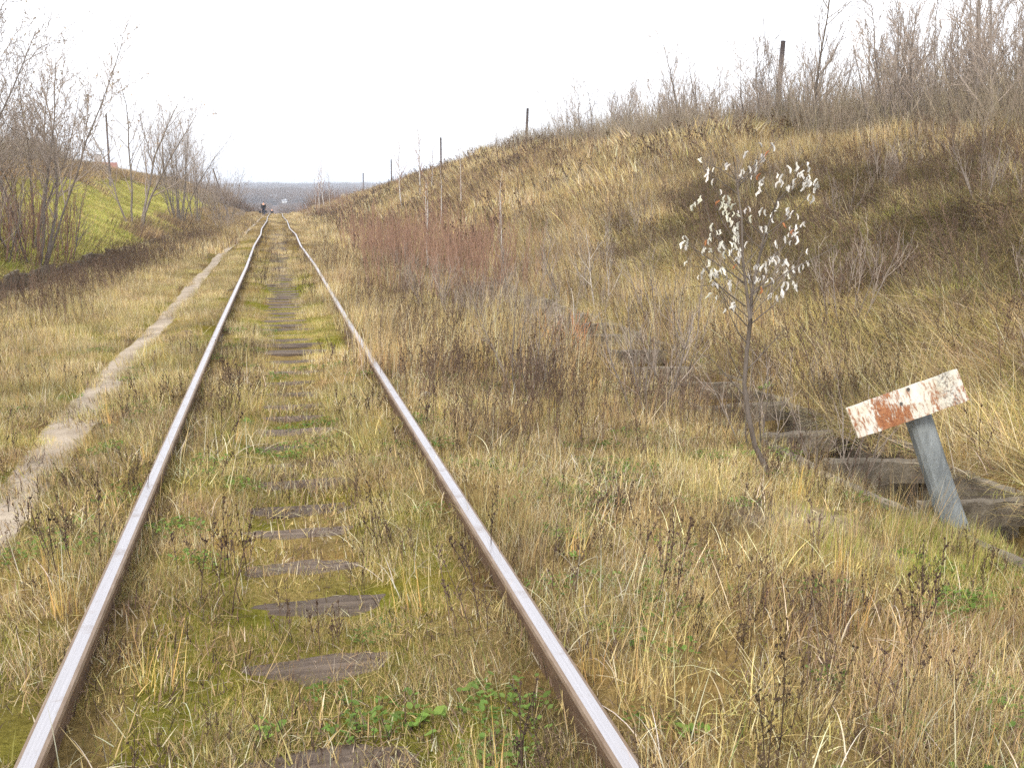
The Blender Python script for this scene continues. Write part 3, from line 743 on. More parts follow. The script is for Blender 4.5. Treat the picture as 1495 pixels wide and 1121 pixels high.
place(DP, 4.4, 14.6, 1.2, 2.4, 'pale dead sapling with a long side branch behind the drain', 'sapling')

# ------------------------------------------------------------------ sapling with white leaves
sb = np.array([2.92, 6.17, -.06]); sap = empty('white_leaved_sapling', tuple(sb)); tag(sap, 'small sapling with curled silvery white leaves on bare branches beside the drain', 'sapling')
r = np.random.default_rng(77)
tr = np.array([[2.98, 6.12, -.10], [2.94, 6.17, .0], [2.885, 6.2, .12], [2.85, 6.24, .32], [2.835, 6.28, .51], [2.86, 6.31, .73], [2.89, 6.34, .92]]) - sb
stL = np.array([[2.885, 6.34, .90], [2.855, 6.33, 1.08], [2.84, 6.38, 1.29], [2.84, 6.42, 1.56], [2.83, 6.50, 1.80], [2.81, 6.52, 1.95]]) - sb
stR = np.array([[2.89, 6.34, .92], [2.92, 6.40, 1.06], [2.945, 6.42, 1.18], [3.02, 6.46, 1.45], [3.06, 6.44, 1.58], [3.11, 6.43, 1.74]]) - sb
mb = MB(); mb.tube(tr, [.024, .020, .017, .0155, .0145, .014, .014], 8); trunk = obj('trunk', mb.mesh('trunk', True), M['sapbark'], sap)
mb = MB(); mb.tube(stL, [.010, .009, .008, .006, .004, .0025], 6); mb.tube(stR, [.011, .010, .009, .007, .005, .003], 6)
br = []; P5 = dict(wander=.10, up=[.08, .08, .05], n=[0, 4, 0], t0=[.2, .25, .2], ang=[38, 40, 40], len=[.5, .5, .5], rmin=.0017, rr=.6, tip=.35)
for st in (stL, stR):
    for i in range(17):
        q = r.uniform(.0, 4.6); a = int(q); p = st[a] * (1 - q + a) + st[a + 1] * (q - a)
        az_ = r.uniform(0, 6.28); d = np.array([math.cos(az_), math.sin(az_) * .8, .75]); grow(r, p, d, r.uniform(.4, .68) * (1.15 - q * .13), .0036, 1, 2, P5, br)
for p, d, L in [((2.84, 6.26, .42), (-.9, .2, .9), .42), ((2.84, 6.28, .52), (-.8, -.2, 1), .4), ((2.86, 6.3, .6), (.9, .2, .8), .35), ((2.87, 6.31, .75), (-.8, .1, .8), .5), ((2.88, 6.33, .88), (.9, .1, .6), .55), ((2.88, 6.33, .86), (-.9, -.2, .6), .5), ((2.86, 6.35, 1.0), (-1, .2, .45), .6), ((2.93, 6.4, 1.08), (1, -.1, .45), .62), ((2.85, 6.36, 1.15), (-1, -.3, .5), .55), ((2.95, 6.42, 1.2), (1, .3, .5), .55)]:
    grow(r, np.array(p) - sb, d, L, .005, 1, 2, P5, br)
for lev, pts, q in br: mb.tube(pts, q, 4 if lev == 1 else 3, None, False)
crown = obj('branches', mb.mesh('branches', True), M['sapbark'], sap)
def leaf_mesh(seed, colr):
    r = np.random.default_rng(seed); L = .046; v = []; f = []; nn = 5
    for i in range(nn):
        t = i / (nn - 1); w = .0115 * math.sin(math.pi * (.12 + .85 * t)) ; bendy = .012 * math.sin(t * 2.6)
        tw = r.uniform(-.006, .006); v += [(-w * .6 + tw, bendy + .010, -t * L), (tw, bendy, -t * L), (w * .6 + tw, bendy + .010 + r.uniform(-.004, .004), -t * L)]
    for i in range(nn - 1):
        for j in (0, 1): q = i * 3 + j; f.append((q, q + 1, q + 4, q + 3))
    m = mesh_np('leaf', v, f, np.tile(colr, (len(v), 1)), True); m.materials.append(M['leaf']); return m
LWHITE = [leaf_mesh(i, lin(238, 234, 226) * (.86 + .05 * i)) for i in range(6)]; LOR = [leaf_mesh(9, lin(190, 128, 86))]
tips = [b for b in br if b[0] >= 2] + [b for b in br if b[0] == 1]
nw = 0
cand = []
for b in br:
    for p in b[1][2:]:
        if p[2] > .98 + .2 * r.random(): cand.append(p)
r.shuffle(cand)
for p in cand[:155]:
    for k in range(r.integers(1, 3)):
        o = obj('leaf', LWHITE[r.integers(6)], None, crown, p + r.normal(0, .007, 3), (r.normal(0, .3), r.normal(0, .3), r.uniform(0, 6.28)))
        s = r.uniform(.6, 1.3); o.scale = (s * r.uniform(.9, 1.4), s, s); nw += 1
for p in cand[156:164]:
    o = obj('leaf', LOR[0], None, crown, p, (r.normal(0, .6), r.normal(0, .6), r.uniform(0, 6.28))); o['label'] = 'orange withered leaf'

# ------------------------------------------------------------------ poles
def pole(x, y, ztop, rad, lean, label, group=None, pegs=True, arm=False):
    z0 = Tz(x, y); o = empty('telegraph_pole', (x, y, z0)); H = ztop - z0
    pts = [(lean * t * H, .01 * math.sin(t * 5), t * H) for t in (-.1, .15, .4, .7, 1)]
    m = MB(); m.tube(pts, np.linspace(rad, rad * .72, 5), 9); obj('shaft', m.mesh('shaft', True), M['pole'], o)
    if pegs:
        for k in range(3):
            m = MB(); zz = H - .35 - .45 * k; s = 1 if k % 2 else -1
            m.tube([(lean * zz, 0, zz), (lean * zz + s * .2, 0, zz + .02), (lean * zz + s * .22, 0, zz + .12)], .012, 5); obj('hook', m.mesh('hook'), M['galv'], o)
    if arm:
        m = MB(); m.box(lean * H, 0, H - .15, 1.1, .09, .09); obj('crossarm', m.mesh('crossarm'), M['pole'], o)
    tag(o, label, 'pole', group); return o
PL = 'bare wooden telegraph pole on the crest of the bank'
pole(21.0, 43.3, 8.40, .14, .055, 'leaning dark bare telegraph pole among the trees on the bank', None)
pole(21.0, 90.4, 9.5, .15, .045, 'bare telegraph pole rising from the bare crest of the bank, slightly tilted')
for x, y, zt in [(21.0, 137.6, 9.77), (20.97, 197, 9.27)]: pole(x, y, zt, .16, .0, 'upright bare telegraph pole beyond the crest of the bank', 'far poles along the bank', False)
p5 = pole(20.95, 260, 8.44, .17, 0, 'farthest telegraph pole, short, with a stay leaning against it', None, False)
m = MB(); m.tube([(-3.5, 0, -.2), (0, 0, (8.44 - Tz(20.95, 260)) * .62)], .09, 6); obj('stay', m.mesh('stay'), M['pole'], p5)
pole(-9.85, 70, 6.9, .075, .0, 'grey utility pole on the left rise behind the lone tree', None, False)
pole(-10.45, 110, 6.9, .10, 0, 'thin utility pole behind the tall tree clump on the left rise', None, False)
pole(-3.9, 100, 4.6, .08, -.28, 'leaning pole beside the wide low bush', None, False)

# ------------------------------------------------------------------ far houses
def house(x, y, z, w, d, h, rh, wm, rm, label, rz=0):
    o = empty('house', (x, y, z), (0, 0, rz)); tag(o, label, 'house')
    m = MB(); m.box(0, 0, h / 2 - .5, w, d, h + 1); obj('wall', m.mesh('wall'), wm, o)
    m = MB(); e = .4
    v = [(-w / 2 - e, -d / 2 - e, h), (w / 2 + e, -d / 2 - e, h), (w / 2 + e, d / 2 + e, h), (-w / 2 - e, d / 2 + e, h), (-w / 2 - e, 0, h + rh), (w / 2 + e, 0, h + rh)]
    m.add(v, [(0, 1, 5, 4), (2, 3, 4, 5), (1, 2, 5), (3, 0, 4), (3, 2, 1, 0)]); rf = obj('roof', m.mesh('roof'), rm, o)
    m = MB(); m.box(w * .2, d * .1, h + rh * .9, .6, .6, 1.4); obj('chimney', m.mesh('chimney'), wm, rf)
    for k in (-.28, 0, .28):
        m = MB(); m.box(k * w, -d / 2 - .03, h * .55, w * .12, .1, h * .38); obj('window', m.mesh('window'), M['glass'], o)
house(8.2, 900, 1.4, 4, 4, 1.4, .7, M['wall_white'], M['roof_grey'], 'small white building in the valley beyond the rails')
house(0, 940, 4.0, 6, 6, 2.4, 1.6, M['wall_grey'], M['roof_grey'], 'pale grey-roofed house on the valley slope above the walkers')
house(26, 960, 3.8, 9, 6, 2.0, 1.2, M['wall_grey'], M['roof_grey'], 'long pale low house at the foot of the far wooded ridge')
house(-14.9, 95, 3.55, 3.6, 4, .6, .75, M['wall_grey'], M['roof_red'], 'low shed with faded red roof behind the left rise', .15)

# ------------------------------------------------------------------ people on the path
def skinmesh(name, verts, edges, radii, mat, parent, root=0):
    me = bpy.data.meshes.new(name); me.from_pydata(verts, edges, []); o = obj(name, me, mat, parent)
    md = o.modifiers.new('Skin', 'SKIN'); md.use_smooth_shade = True
    for i, rd in enumerate(radii):
        sv = me.skin_vertices[0].data[i]; sv.radius = rd if isinstance(rd, tuple) else (rd, rd); sv.use_root = (i == root)
    o.modifiers.new('Sub', 'SUBSURF').levels = 1; o.modifiers['Sub'].render_levels = 1
    return o
def person(x, y, z, label, rz=0, jacket=None, trousers=None, stride=.22, scale=1):
    o = empty('person', (x, y, z), (0, 0, rz), scale); tag(o, label, 'person')
    V = [(0, 0, .95), (0, .01, 1.15), (0, 0, 1.38), (0, 0, 1.50), (0, -.02, 1.60), (0, -.02, 1.70)]; E = [(0, 1), (1, 2), (2, 3), (3, 4), (4, 5)]
    Rd = [(.15, .11), (.14, .10), (.16, .10), .055, (.075, .09), (.06, .075)]
    for s in (-1, 1):
        b = len(V)
        V += [(s * .09, 0, .90), (s * .1, -s * stride * .5, .50), (s * .1, -s * stride + .02, .09), (s * .11, -s * stride - .13, .03)]
        E += [(0, b), (b, b + 1), (b + 1, b + 2), (b + 2, b + 3)]; Rd += [.095, .062, .042, .035]
        a = len(V)
        V += [(s * .19, 0, 1.38), (s * .24, .03, 1.10), (s * .25, -.02, .86), (s * .25, -.03, .78)]
        E += [(2, a), (a, a + 1), (a + 1, a + 2), (a + 2, a + 3)]; Rd += [.06, .047, .034, (.03, .022)]
        for k in range(5):
            h = len(V); dy = -.045 + .022 * k if k < 4 else -.06
            V += [(s * .255, -.03 + dy + .03, .74 if k < 4 else .77), (s * .25, -.03 + dy + .03 + (-.01 if k == 4 else 0), .70 - .008 * (k in (1, 2)) if k < 4 else .735)]
            E += [(a + 3, h), (h, h + 1)]; Rd += [.010, .008]
    skinmesh('body', V, E, Rd, M['skin'], o)
    JV = V[:3] + [(0, 0, 1.46)] + [(-.09, 0, .84), (.09, 0, .84)]; JE = [(0, 1), (1, 2), (2, 3), (0, 4), (0, 5)]; JR = [(.18, .14), (.165, .13), (.18, .125), (.09, .08), (.12, .12), (.12, .12)]
    for s in (-1, 1):
        a = len(JV); JV += [(s * .19, 0, 1.38), (s * .24, .03, 1.10), (s * .25, -.02, .87)]; JE += [(2, a), (a, a + 1), (a + 1, a + 2)]; JR += [.08, .064, .05]
    skinmesh('jacket', JV, JE, JR, jacket, o)
    TV = [(0, 0, .93)]; TE = []; TR = [(.15, .115)]
    for s in (-1, 1):
        b = len(TV); TV += [(s * .09, 0, .86), (s * .1, -s * stride * .5, .50), (s * .1, -s * stride + .02, .10)]; TE += [(0, b), (b, b + 1), (b + 1, b + 2)]; TR += [.11, .08, .065]
    skinmesh('trousers', TV, TE, TR, trousers, o)
    skinmesh('hair', [(0, .01, 1.62), (0, .01, 1.70), (0, 0, 1.745)], [(0, 1), (1, 2)], [(.085, .095), (.085, .095), (.06, .07)], M['hair'], o)
    return o
px_, py_ = -1.32, 130.; pz_ = Tz(px_, py_) + .02
person(px_, py_, pz_, 'person in dark clothes walking on the path carrying a black bag in each hand', math.pi, M['black'], M['navy'], .2, .98)
def bag(x, y, z, s, label):
    r = np.random.default_rng(int(abs(x) * 100)); v = []; f = []; nu, nw_ = 10, 7
    for i in range(nw_):
        t = i / (nw_ - 1)
        for j in range(nu):
            a = j / nu * 6.283; w = (.5 + .5 * math.sin(math.pi * min(1, .25 + t * .8))) * (1 if t < .8 else .75)
            v.append((.24 * w * np.sign(math.cos(a)) * abs(math.cos(a)) ** .6, .11 * w * np.sign(math.sin(a)) * abs(math.sin(a)) ** .6, t * .34))
    for i in range(nw_ - 1):
        for j in range(nu): f.append((i * nu + j, i * nu + (j + 1) % nu, (i + 1) * nu + (j + 1) % nu, (i + 1) * nu + j))
    f.append(tuple(range(nu - 1, -1, -1))); f.append(tuple((nw_ - 1) * nu + j for j in range(nu)))
    o = empty('bag', (x, y, z), (0, 0, .2), s); obj('sack', mesh_np('sack', v, f, None, True), M['black'], o)
    m = MB(); m.tube([(-.1, 0, .33), (-.07, 0, .44), (0, 0, .48), (.07, 0, .44), (.1, 0, .33)], .012, 5); obj('handle', m.mesh('handle'), M['black'], o)
    tag(o, label, 'bag')
bag(px_ - .42, py_, pz_ + .36, .72, 'larger black bag hanging away from the walker on the meadow side')
bag(px_ + .26, py_, pz_ + .42, .62, 'black bag held in the walker\'s hand on the rail side')
person(-.55, 214, Tz(-.55, 214), 'far walker, mostly hidden where the track drops away', 0, M['black'], M['black'], .15)

# stone by the rail
def stone(x, y, s, label, seed):
    r = np.random.default_rng(seed); m = MB(); import bmesh
    bm = bmesh.new(); bmesh.ops.create_icosphere(bm, subdivisions=2, radius=1)
    for v_ in bm.verts: v_.co *= 1 + r.normal(0, .09); v_.co.z *= .6
    me = bpy.data.meshes.new('stone'); bm.to_mesh(me); bm.free()
    o = obj('stone', me, M['stone'], None, (x, y, Tz(x, y) + s * .3)); o.scale = (s, s * .8, s); tag(o, label, 'stone')
stone(1.10, 8.75, .055, 'pale lumpy stone lying just outside the rail', 3)
stone(1.5, 12.2, .05, 'small pale stone near the long joint sleepers', 4)

# ------------------------------------------------------------------ grass and herbs: scattered clumps
S_LIGHT, S_STRAW, S_TAN, S_BROWN, S_DARK, S_OLIVE, S_GREEN, S_YEL, S_ORANGE = [lin(*c) * .92 for c in
    ((230, 219, 184), (216, 193, 134), (190, 163, 114), (146, 124, 102), (108, 90, 80), (164, 158, 86), (126, 148, 70), (220, 190, 108), (204, 164, 104))]
def blades(r, n, rad, h, w, lean, curl, pal, wts, seg=3, flow=None, clump=0, zlow=-.02, hpow=1.0):
    a = r.uniform(0, 2 * np.pi, n); q = np.sqrt(r.random(n)) * rad
    bx = np.cos(a) * q; by = np.sin(a) * q
    if clump:
        cc = r.integers(0, clump, n); ca = r.uniform(0, 2 * np.pi, clump); cr = np.sqrt(r.random(clump)) * rad
        bx = np.cos(ca[cc]) * cr[cc] + r.normal(0, .022, n); by = np.sin(ca[cc]) * cr[cc] + r.normal(0, .022, n)
    az = r.uniform(0, 2 * np.pi, n)
    if flow is not None: az = flow[0] + r.normal(0, flow[1], n)
    L = h[0] + (h[1] - h[0]) * r.random(n) ** hpow
    th0 = np.abs(r.normal(0, lean, n)) if flow is None else np.abs(r.normal(lean, .3, n))
    cu = curl * r.random(n) ** 1.5
    fa = az + np.pi / 2 + r.normal(0, .6, n); wx, wy = np.cos(fa), np.sin(fa)
    W = w * r.uniform(.6, 1.4, n)
    p = np.stack([bx, by, np.full(n, zlow)], 1); V = []
    for k in range(seg + 1):
        ww = W * (1 - (k / seg) ** 1.6) * .5
        if k < seg:
            V.append(p + np.stack([wx * ww, wy * ww, 0 * ww], 1)); V.append(p - np.stack([wx * ww, wy * ww, 0 * ww], 1))
        else: V.append(p.copy())
        th = th0 + cu * ((k + 1) / seg) ** 1.4
        p = p + (L / seg)[:, None] * np.stack([np.cos(az) * np.sin(th), np.sin(az) * np.sin(th), np.cos(th)], 1)
        p[:, 2] = np.maximum(p[:, 2], .004 + .02 * r.random(n))
    m = 2 * seg + 1; V = np.stack(V, 1).reshape(-1, 3)
    pal = np.array(pal); ci = r.choice(len(pal), n, p=np.array(wts) / np.sum(wts)); C = pal[ci] * r.uniform(.75, 1.2, (n, 1)) * r.normal(1, .04, (n, 3))
    base = np.arange(n)[:, None] * m; F = []
    for k in range(seg - 1): F += (base + np.array([2 * k, 2 * k + 1, 2 * k + 3, 2 * k + 2])).tolist()
    F += (base + np.array([2 * seg - 2, 2 * seg - 1, 2 * seg])).tolist()
    return V, F, np.repeat(np.clip(C, 0, 1), m, axis=0)

def forb(mb, r, x, y, H, c, w=.0022, heads=True, br=5):
    d = np.array([r.normal(0, .12), r.normal(0, .12), 1]); pts = [np.array([x, y, -.02])]
    for i in range(4): d = d + np.array([r.normal(0, .06), r.normal(0, .06), 0]); pts.append(pts[-1] + d / np.linalg.norm(d) * H / 4)
    pts = np.array(pts); mb.tube(pts, np.linspace(w * 1.3, w * .6, 5), 3, c, False)
    def head(p, s):
        for k in range(3):
            a = r.normal(0, 1, 3); a /= np.linalg.norm(a); q = np.cross(a, r.normal(0, 1, 3)); q /= np.linalg.norm(q)
            mb.add([p + a * s, p + q * s * .7, p - a * s, p - q * s * .7], [(0, 1, 2, 3)], c * r.uniform(.7, 1.1))
    for i in range(br):
        t = r.uniform(.35, 1); q = t * 4; a = min(int(q), 3); p = pts[a] * (1 - q + a) + pts[a + 1] * (q - a)
        az = r.uniform(0, 6.28); L = H * r.uniform(.1, .3) * (1.3 - t); e = p + np.array([math.cos(az) * .6, math.sin(az) * .6, .9]) * L
        mb.tube([p, (p + e) / 2 + r.normal(0, L * .06, 3), e], [w * .7, w * .6, w * .4], 3, c, False)
        if heads: head(e, r.uniform(.003, .008) * (w / .0022))
        if heads: head((p + e) / 2, r.uniform(.004, .009) * (w / .0022))
    if heads:
        for t in np.linspace(.6, 1, 4): q = min(t * 4, 3.99); a = int(q); head(pts[a] * (1 - q + a) + pts[a + 1] * (q - a), r.uniform(.004, .008) * (w / .0022))

def leafclump(mb, r, n, rad, s, c):
    for i in range(n):
        a = r.uniform(0, 6.28); q = math.sqrt(r.random()) * rad; p = np.array([math.cos(a) * q, math.sin(a) * q, r.uniform(.01, .05)])
        az = r.uniform(0, 6.28); L = s * r.uniform(.6, 1.3); d = np.array([math.cos(az), math.sin(az), r.uniform(.1, .6)]) * L; wv = np.array([-math.sin(az), math.cos(az), r.normal(0, .2)]) * L * .38
        dn = np.array([0, 0, -.12 * L])
        mb.add([p, p + d * .35 + wv * .8, p + d * .75 + wv * .7, p + d * 1.05 + dn, p + d * .75 - wv * .7, p + d * .35 - wv * .8, p + d * .5 - dn * -1.2], [(0, 6, 1), (1, 6, 2), (2, 6, 3), (3, 6, 4), (4, 6, 5), (5, 6, 0)], c * r.uniform(.7, 1.25) * r.normal(1, .05, 3))

protos = {}
def proto(kind, V, F, C, mat='plant'):
    me = mesh_np(kind, V, F, C); me.materials.append(M[mat]); o = bpy.data.objects.new(kind, me); protos.setdefault(kind, []).append(o)
def proto_mb(kind, mb, mat='plant'):
    me = mb.mesh(kind); me.materials.append(M[mat]); protos.setdefault(kind, []).append(bpy.data.objects.new(kind, me))
def joinV(parts):
    V = []; F = []; C = []; n = 0
    for v, f, c in parts: V.append(v); F += [[i + n for i in q] for q in f]; C.append(c); n += len(v)
    return np.concatenate(V), F, np.concatenate(C)
gr = np.random.default_rng(99)
for i in range(4):
    proto('turf', *joinV([blades(gr, 300, .34, (.05, .24), .0028, .55, 1.2, [S_STRAW, S_TAN, S_LIGHT, S_OLIVE, S_BROWN, S_GREEN], [5, 4, 3, 3, 3, 1]),
                          blades(gr, 160, .34, (.04, .2), .003, 1.25, .6, [S_STRAW, S_TAN, S_LIGHT, S_BROWN], [3, 3, 2, 2])]))
    proto('moss_turf', *joinV([blades(gr, 420, .32, (.02, .09), .0024, .6, .8, [S_OLIVE, S_YEL * .8, S_STRAW, S_GREEN, S_TAN], [5, 3, 4, 2, 2])]))
    proto('tall', *joinV([blades(gr, 70, .2, (.22, .62), .0026, .24, .8, [S_STRAW, S_TAN, S_LIGHT, S_ORANGE, S_BROWN], [5, 5, 2, 2, 2], clump=7, seg=4), blades(gr, 50, .2, (.1, .4), .003, .5, 1.4, [S_STRAW, S_TAN, S_BROWN], [3, 3, 2])]))
    proto('curl', *blades(gr, 16, .25, (.16, .42), .005, .75, 2.4, [S_LIGHT, S_STRAW, lin(226, 216, 196) * .9, S_TAN], [4, 3, 3, 2], seg=6))
    proto('litter', *blades(gr, 300, .36, (.02, .11), .0042, 1.42, .5, [S_DARK, S_BROWN, S_TAN, S_STRAW, S_LIGHT, S_DARK * .6, S_OLIVE], [3, 4, 4, 3, 2, 3, 2], seg=2, zlow=.006))
    proto('yellow', *blades(gr, 26, .07, (.12, .34), .004, .16, .4, [S_YEL, S_ORANGE, S_STRAW], [3, 2, 2], seg=3))
    proto('thatch', *joinV([blades(gr, 420, .5, (.25, .75), .0048, 1.0, .9, [S_STRAW, S_LIGHT, S_TAN, S_BROWN, S_OLIVE, S_DARK], [4, 3, 4, 4, 3, 1], seg=4, flow=(0, 1.1)), blades(gr, 120, .5, (.1, .4), .004, .5, 1.2, [S_STRAW, S_TAN, S_OLIVE, S_BROWN], [3, 3, 2, 3])]))
    proto('thatch_dark', *joinV([blades(gr, 330, .5, (.2, .65), .0050, .95, .9, [S_BROWN * .62, S_TAN * .6, S_OLIVE * .45, S_DARK * .7, S_STRAW * .75, S_GREEN * .5], [4, 2, 3, 5, 1, 1], seg=4, flow=(0, 1.1)), blades(gr, 90, .5, (.1, .4), .004, .5, 1.2, [S_DARK * .7, S_BROWN * .7, S_OLIVE * .6], [3, 3, 2])]))
    proto('mid', *joinV([blades(gr, 420, .62, (.12, .42), .0062, .4, .9, [S_STRAW, S_TAN, S_LIGHT, S_OLIVE, S_BROWN, S_DARK], [6, 5, 3, 2, 3, 1])]))
    proto('mid_tall', *joinV([blades(gr, 260, .6, (.3, .85), .0060, .2, .5, [S_STRAW, S_TAN, S_LIGHT, S_BROWN, S_ORANGE], [5, 5, 3, 3, 1])]))
    proto('far', *joinV([blades(gr, 520, 1.7, (.25, .75), .022, .3, .6, [S_STRAW, S_TAN, S_LIGHT, S_BROWN, S_DARK], [6, 5, 3, 3, 1], seg=2)]))
    proto('far_brown', *joinV([blades(gr, 480, 1.7, (.3, .95), .020, .25, .5, [S_BROWN, S_TAN, S_DARK, S_STRAW], [5, 4, 3, 2], seg=2)]))
    proto('lawn', *joinV([blades(gr, 600, 1.0, (.05, .18), .014, .5, .6, [lin(156, 164, 80), lin(176, 176, 88), lin(198, 188, 112), S_STRAW], [4, 6, 5, 4], seg=2)]))
    mb = MB()
    for k in range(3): forb(mb, gr, gr.normal(0, .06), gr.normal(0, .06), gr.uniform(.2, .5), S_DARK * gr.uniform(.75, 1.2))
    proto_mb('forb', mb)
    mb = MB()
    for k in range(5): forb(mb, gr, gr.normal(0, .04), gr.normal(0, .04), gr.uniform(.12, .26), S_BROWN * gr.uniform(.6, 1.0), .0016, True, 7)
    proto_mb('herb', mb)
    mb = MB()
    for k in range(9): forb(mb, gr, gr.normal(0, .28), gr.normal(0, .28), gr.uniform(.45, 1.0), (S_DARK * .6 + S_BROWN * .4) * gr.uniform(.8, 1.3), .0036, True, 6)
    proto_mb('tall_forb', mb)
    mb = MB()
    for k in range(10): forb(mb, gr, gr.normal(0, .8), gr.normal(0, .8), gr.uniform(.5, 1.2), (S_DARK * .5 + S_BROWN * .5) * gr.uniform(.8, 1.3), .011, True, 5)
    proto_mb('far_forb', mb)
    mb = MB(); leafclump(mb, gr, 60, .14, .026, lin(104, 128, 62)); proto_mb('leaf', mb, 'leaf')
    mb = MB(); leafclump(mb, gr, 14, .08, .05, lin(118, 142, 66)); proto_mb('bigleaf', mb, 'leaf')

def gn_group(coll):
    ng = bpy.data.node_groups.new('scatter', 'GeometryNodeTree')
    ng.interface.new_socket('Geometry', in_out='INPUT', socket_type='NodeSocketGeometry'); ng.interface.new_socket('Geometry', in_out='OUTPUT', socket_type='NodeSocketGeometry')
    a = ng.nodes.new('NodeGroupInput'); b = ng.nodes.new('NodeGroupOutput'); ip = ng.nodes.new('GeometryNodeInstanceOnPoints'); ci = ng.nodes.new('GeometryNodeCollectionInfo')
    ci.inputs['Collection'].default_value = coll; ci.inputs['Separate Children'].default_value = True; ci.inputs['Reset Children'].default_value = True
    ip.inputs['Pick Instance'].default_value = True
    def na(n, t):
        q = ng.nodes.new('GeometryNodeInputNamedAttribute'); q.data_type = t; q.inputs['Name'].default_value = n; return [s for s in q.outputs if s.enabled][0]
    L = ng.links.new
    L(a.outputs[0], ip.inputs['Points']); L(ci.outputs[0], ip.inputs['Instance']); L(na('idx', 'INT'), ip.inputs['Instance Index'])
    L(na('rot', 'FLOAT_VECTOR'), ip.inputs['Rotation']); L(na('scl', 'FLOAT_VECTOR'), ip.inputs['Scale']); L(ip.outputs[0], b.inputs[0])
    return ng
colls = {}
def scatter(name, kind, label, cat, xy, scale, spin=None, align=True, hscale=None, dz=0):
    n = len(xy)
    if n == 0: return
    if kind not in colls:
        c = bpy.data.collections.new('proto_' + kind)
        for o in protos[kind]: c.objects.link(o)
        colls[kind] = gn_group(c)
    x, y = xy[:, 0], xy[:, 1]; z = T(x, y) + dz
    e = .25 if len(xy) else 0
    dx = (T(x + e, y, False) - T(x - e, y, False)) / (2 * e); dy = (T(x, y + e, False) - T(x, y - e, False)) / (2 * e)
    inn = np.abs(x) < 5.0
    dx = np.where(inn, np.clip(dx, -.15, .15), np.clip(dx, -.8, .8)); dy = np.clip(dy, -.3, .3)
    nrm = np.stack([-dx, -dy, np.ones(n)], 1); nrm /= np.linalg.norm(nrm, axis=1)[:, None]
    sp = gr.uniform(0, 2 * np.pi, n) if spin is None else spin
    ref = np.stack([np.cos(sp), np.sin(sp), 0 * sp], 1); ax_ = ref - nrm * (ref * nrm).sum(1)[:, None]; ax_ /= np.linalg.norm(ax_, axis=1)[:, None]; ay_ = np.cross(nrm, ax_)
    Rm = np.stack([ax_, ay_, nrm], 2)
    b = np.arcsin(np.clip(-Rm[:, 2, 0], -1, 1)); a = np.arctan2(Rm[:, 2, 1], Rm[:, 2, 2]); c = np.arctan2(Rm[:, 1, 0], Rm[:, 0, 0])
    me = bpy.data.meshes.new(name); me.vertices.add(n); me.vertices.foreach_set('co', np.stack([x, y, z], 1).ravel())
    at = me.attributes.new('rot', 'FLOAT_VECTOR', 'POINT'); at.data.foreach_set('vector', np.stack([a, b, c], 1).ravel())
    hs = scale if hscale is None else hscale
    at = me.attributes.new('scl', 'FLOAT_VECTOR', 'POINT'); at.data.foreach_set('vector', np.stack([scale, scale, hs], 1).ravel())
    at = me.attributes.new('idx', 'INT', 'POINT'); at.data.foreach_set('value', gr.integers(0, len(protos[kind]), n).astype(np.int32))
    o = obj(name, me); md = o.modifiers.new('Scatter', 'NODES'); md.node_group = colls[kind]
    tag(o, label, cat, None, 'stuff'); return o

pit, yw = R(PITCH), R(YAW)
FW = np.array([math.sin(yw) * math.cos(pit), math.cos(yw) * math.cos(pit), -math.sin(pit)]); RT = np.array([math.cos(yw), -math.sin(yw), 0]); UPV = np.cross(RT, FW)
def offsl(p):
    q = np.min(np.abs(p[:, 1][:, None] - np.array(sl_y)[None, :]), axis=1) < .16
    lj = (np.abs(p[:, 1] - 12.1) < np.where(p[:, 0] > .8, .95, .62)) & (p[:, 0] > -.7) & (p[:, 0] < 2.0) & (gr.random(len(p)) < np.where(p[:, 0] > .8, .96, .6))
    return p[~((q & (np.abs(p[:, 0]) < .34) & (gr.random(len(p)) < .85)) | lj)]
def pts(x0, x1, y0, y1, dens, w=None, margin=1.6, clear=.75):
    n = int(abs((x1 - x0) * (y1 - y0)) * dens); x = gr.uniform(x0, x1, n); y = gr.uniform(y0, y1, n)
    P = np.stack([x, y, T(x, y, False)], 1) - CAM; d = P @ FW; h = P @ RT; v_ = P @ UPV
    k = (d > .3) & (np.abs(h) < d * 747.5 / 1550 + margin) & (np.abs(v_) < d * 560.5 / 1550 + margin * .8)
    # keep the path and the rails clear
    k &= (np.abs(x - path_x(y)) > np.interp(y, [0, 9, 11, 34, 60], [.15, .15, .2, .28, .36]) + .1 * vnoise(y * 2.3, x * 0, 57)) | (y > 160)
    k &= np.abs(np.abs(x) - GAUGE) > .085
    k &= (np.abs(x - DITCH_R) > .32) | (y > 30) | (gr.random(n) < np.where(y < 10, .55, .3))
    k &= (np.abs(np.abs(x) - GAUGE) > np.interp(y, [0, 9, 12, 30, 60], [.085, .085, .13, .2, .3]))
    sand = np.exp(-(((x - 2.75) / .35) ** 2 + ((y - 5.2) / .28) ** 2)) + np.exp(-(((x - 2.95) / .28) ** 2 + ((y - 4.55) / .2) ** 2)) + .8 * np.exp(-(((x - 3.0) / .5) ** 2 + ((y - 4.85) / .45) ** 2))
    sand = sand + .85 * ((y > 10.5) & (y < 22)) * np.exp(-((x - 3.65) / .42) ** 2)
    k &= gr.random(n) > sand * clear
    if w is not None: k &= gr.random(n) < w(x, y)
    return np.stack([x[k], y[k]], 1)
def U(n, a, b): return gr.uniform(a, b, n)
def centre(x): return np.abs(x - .02) < .3
nz1 = lambda x, y, s=60, f=.9: fbm(x * f, y * f * .8, s)

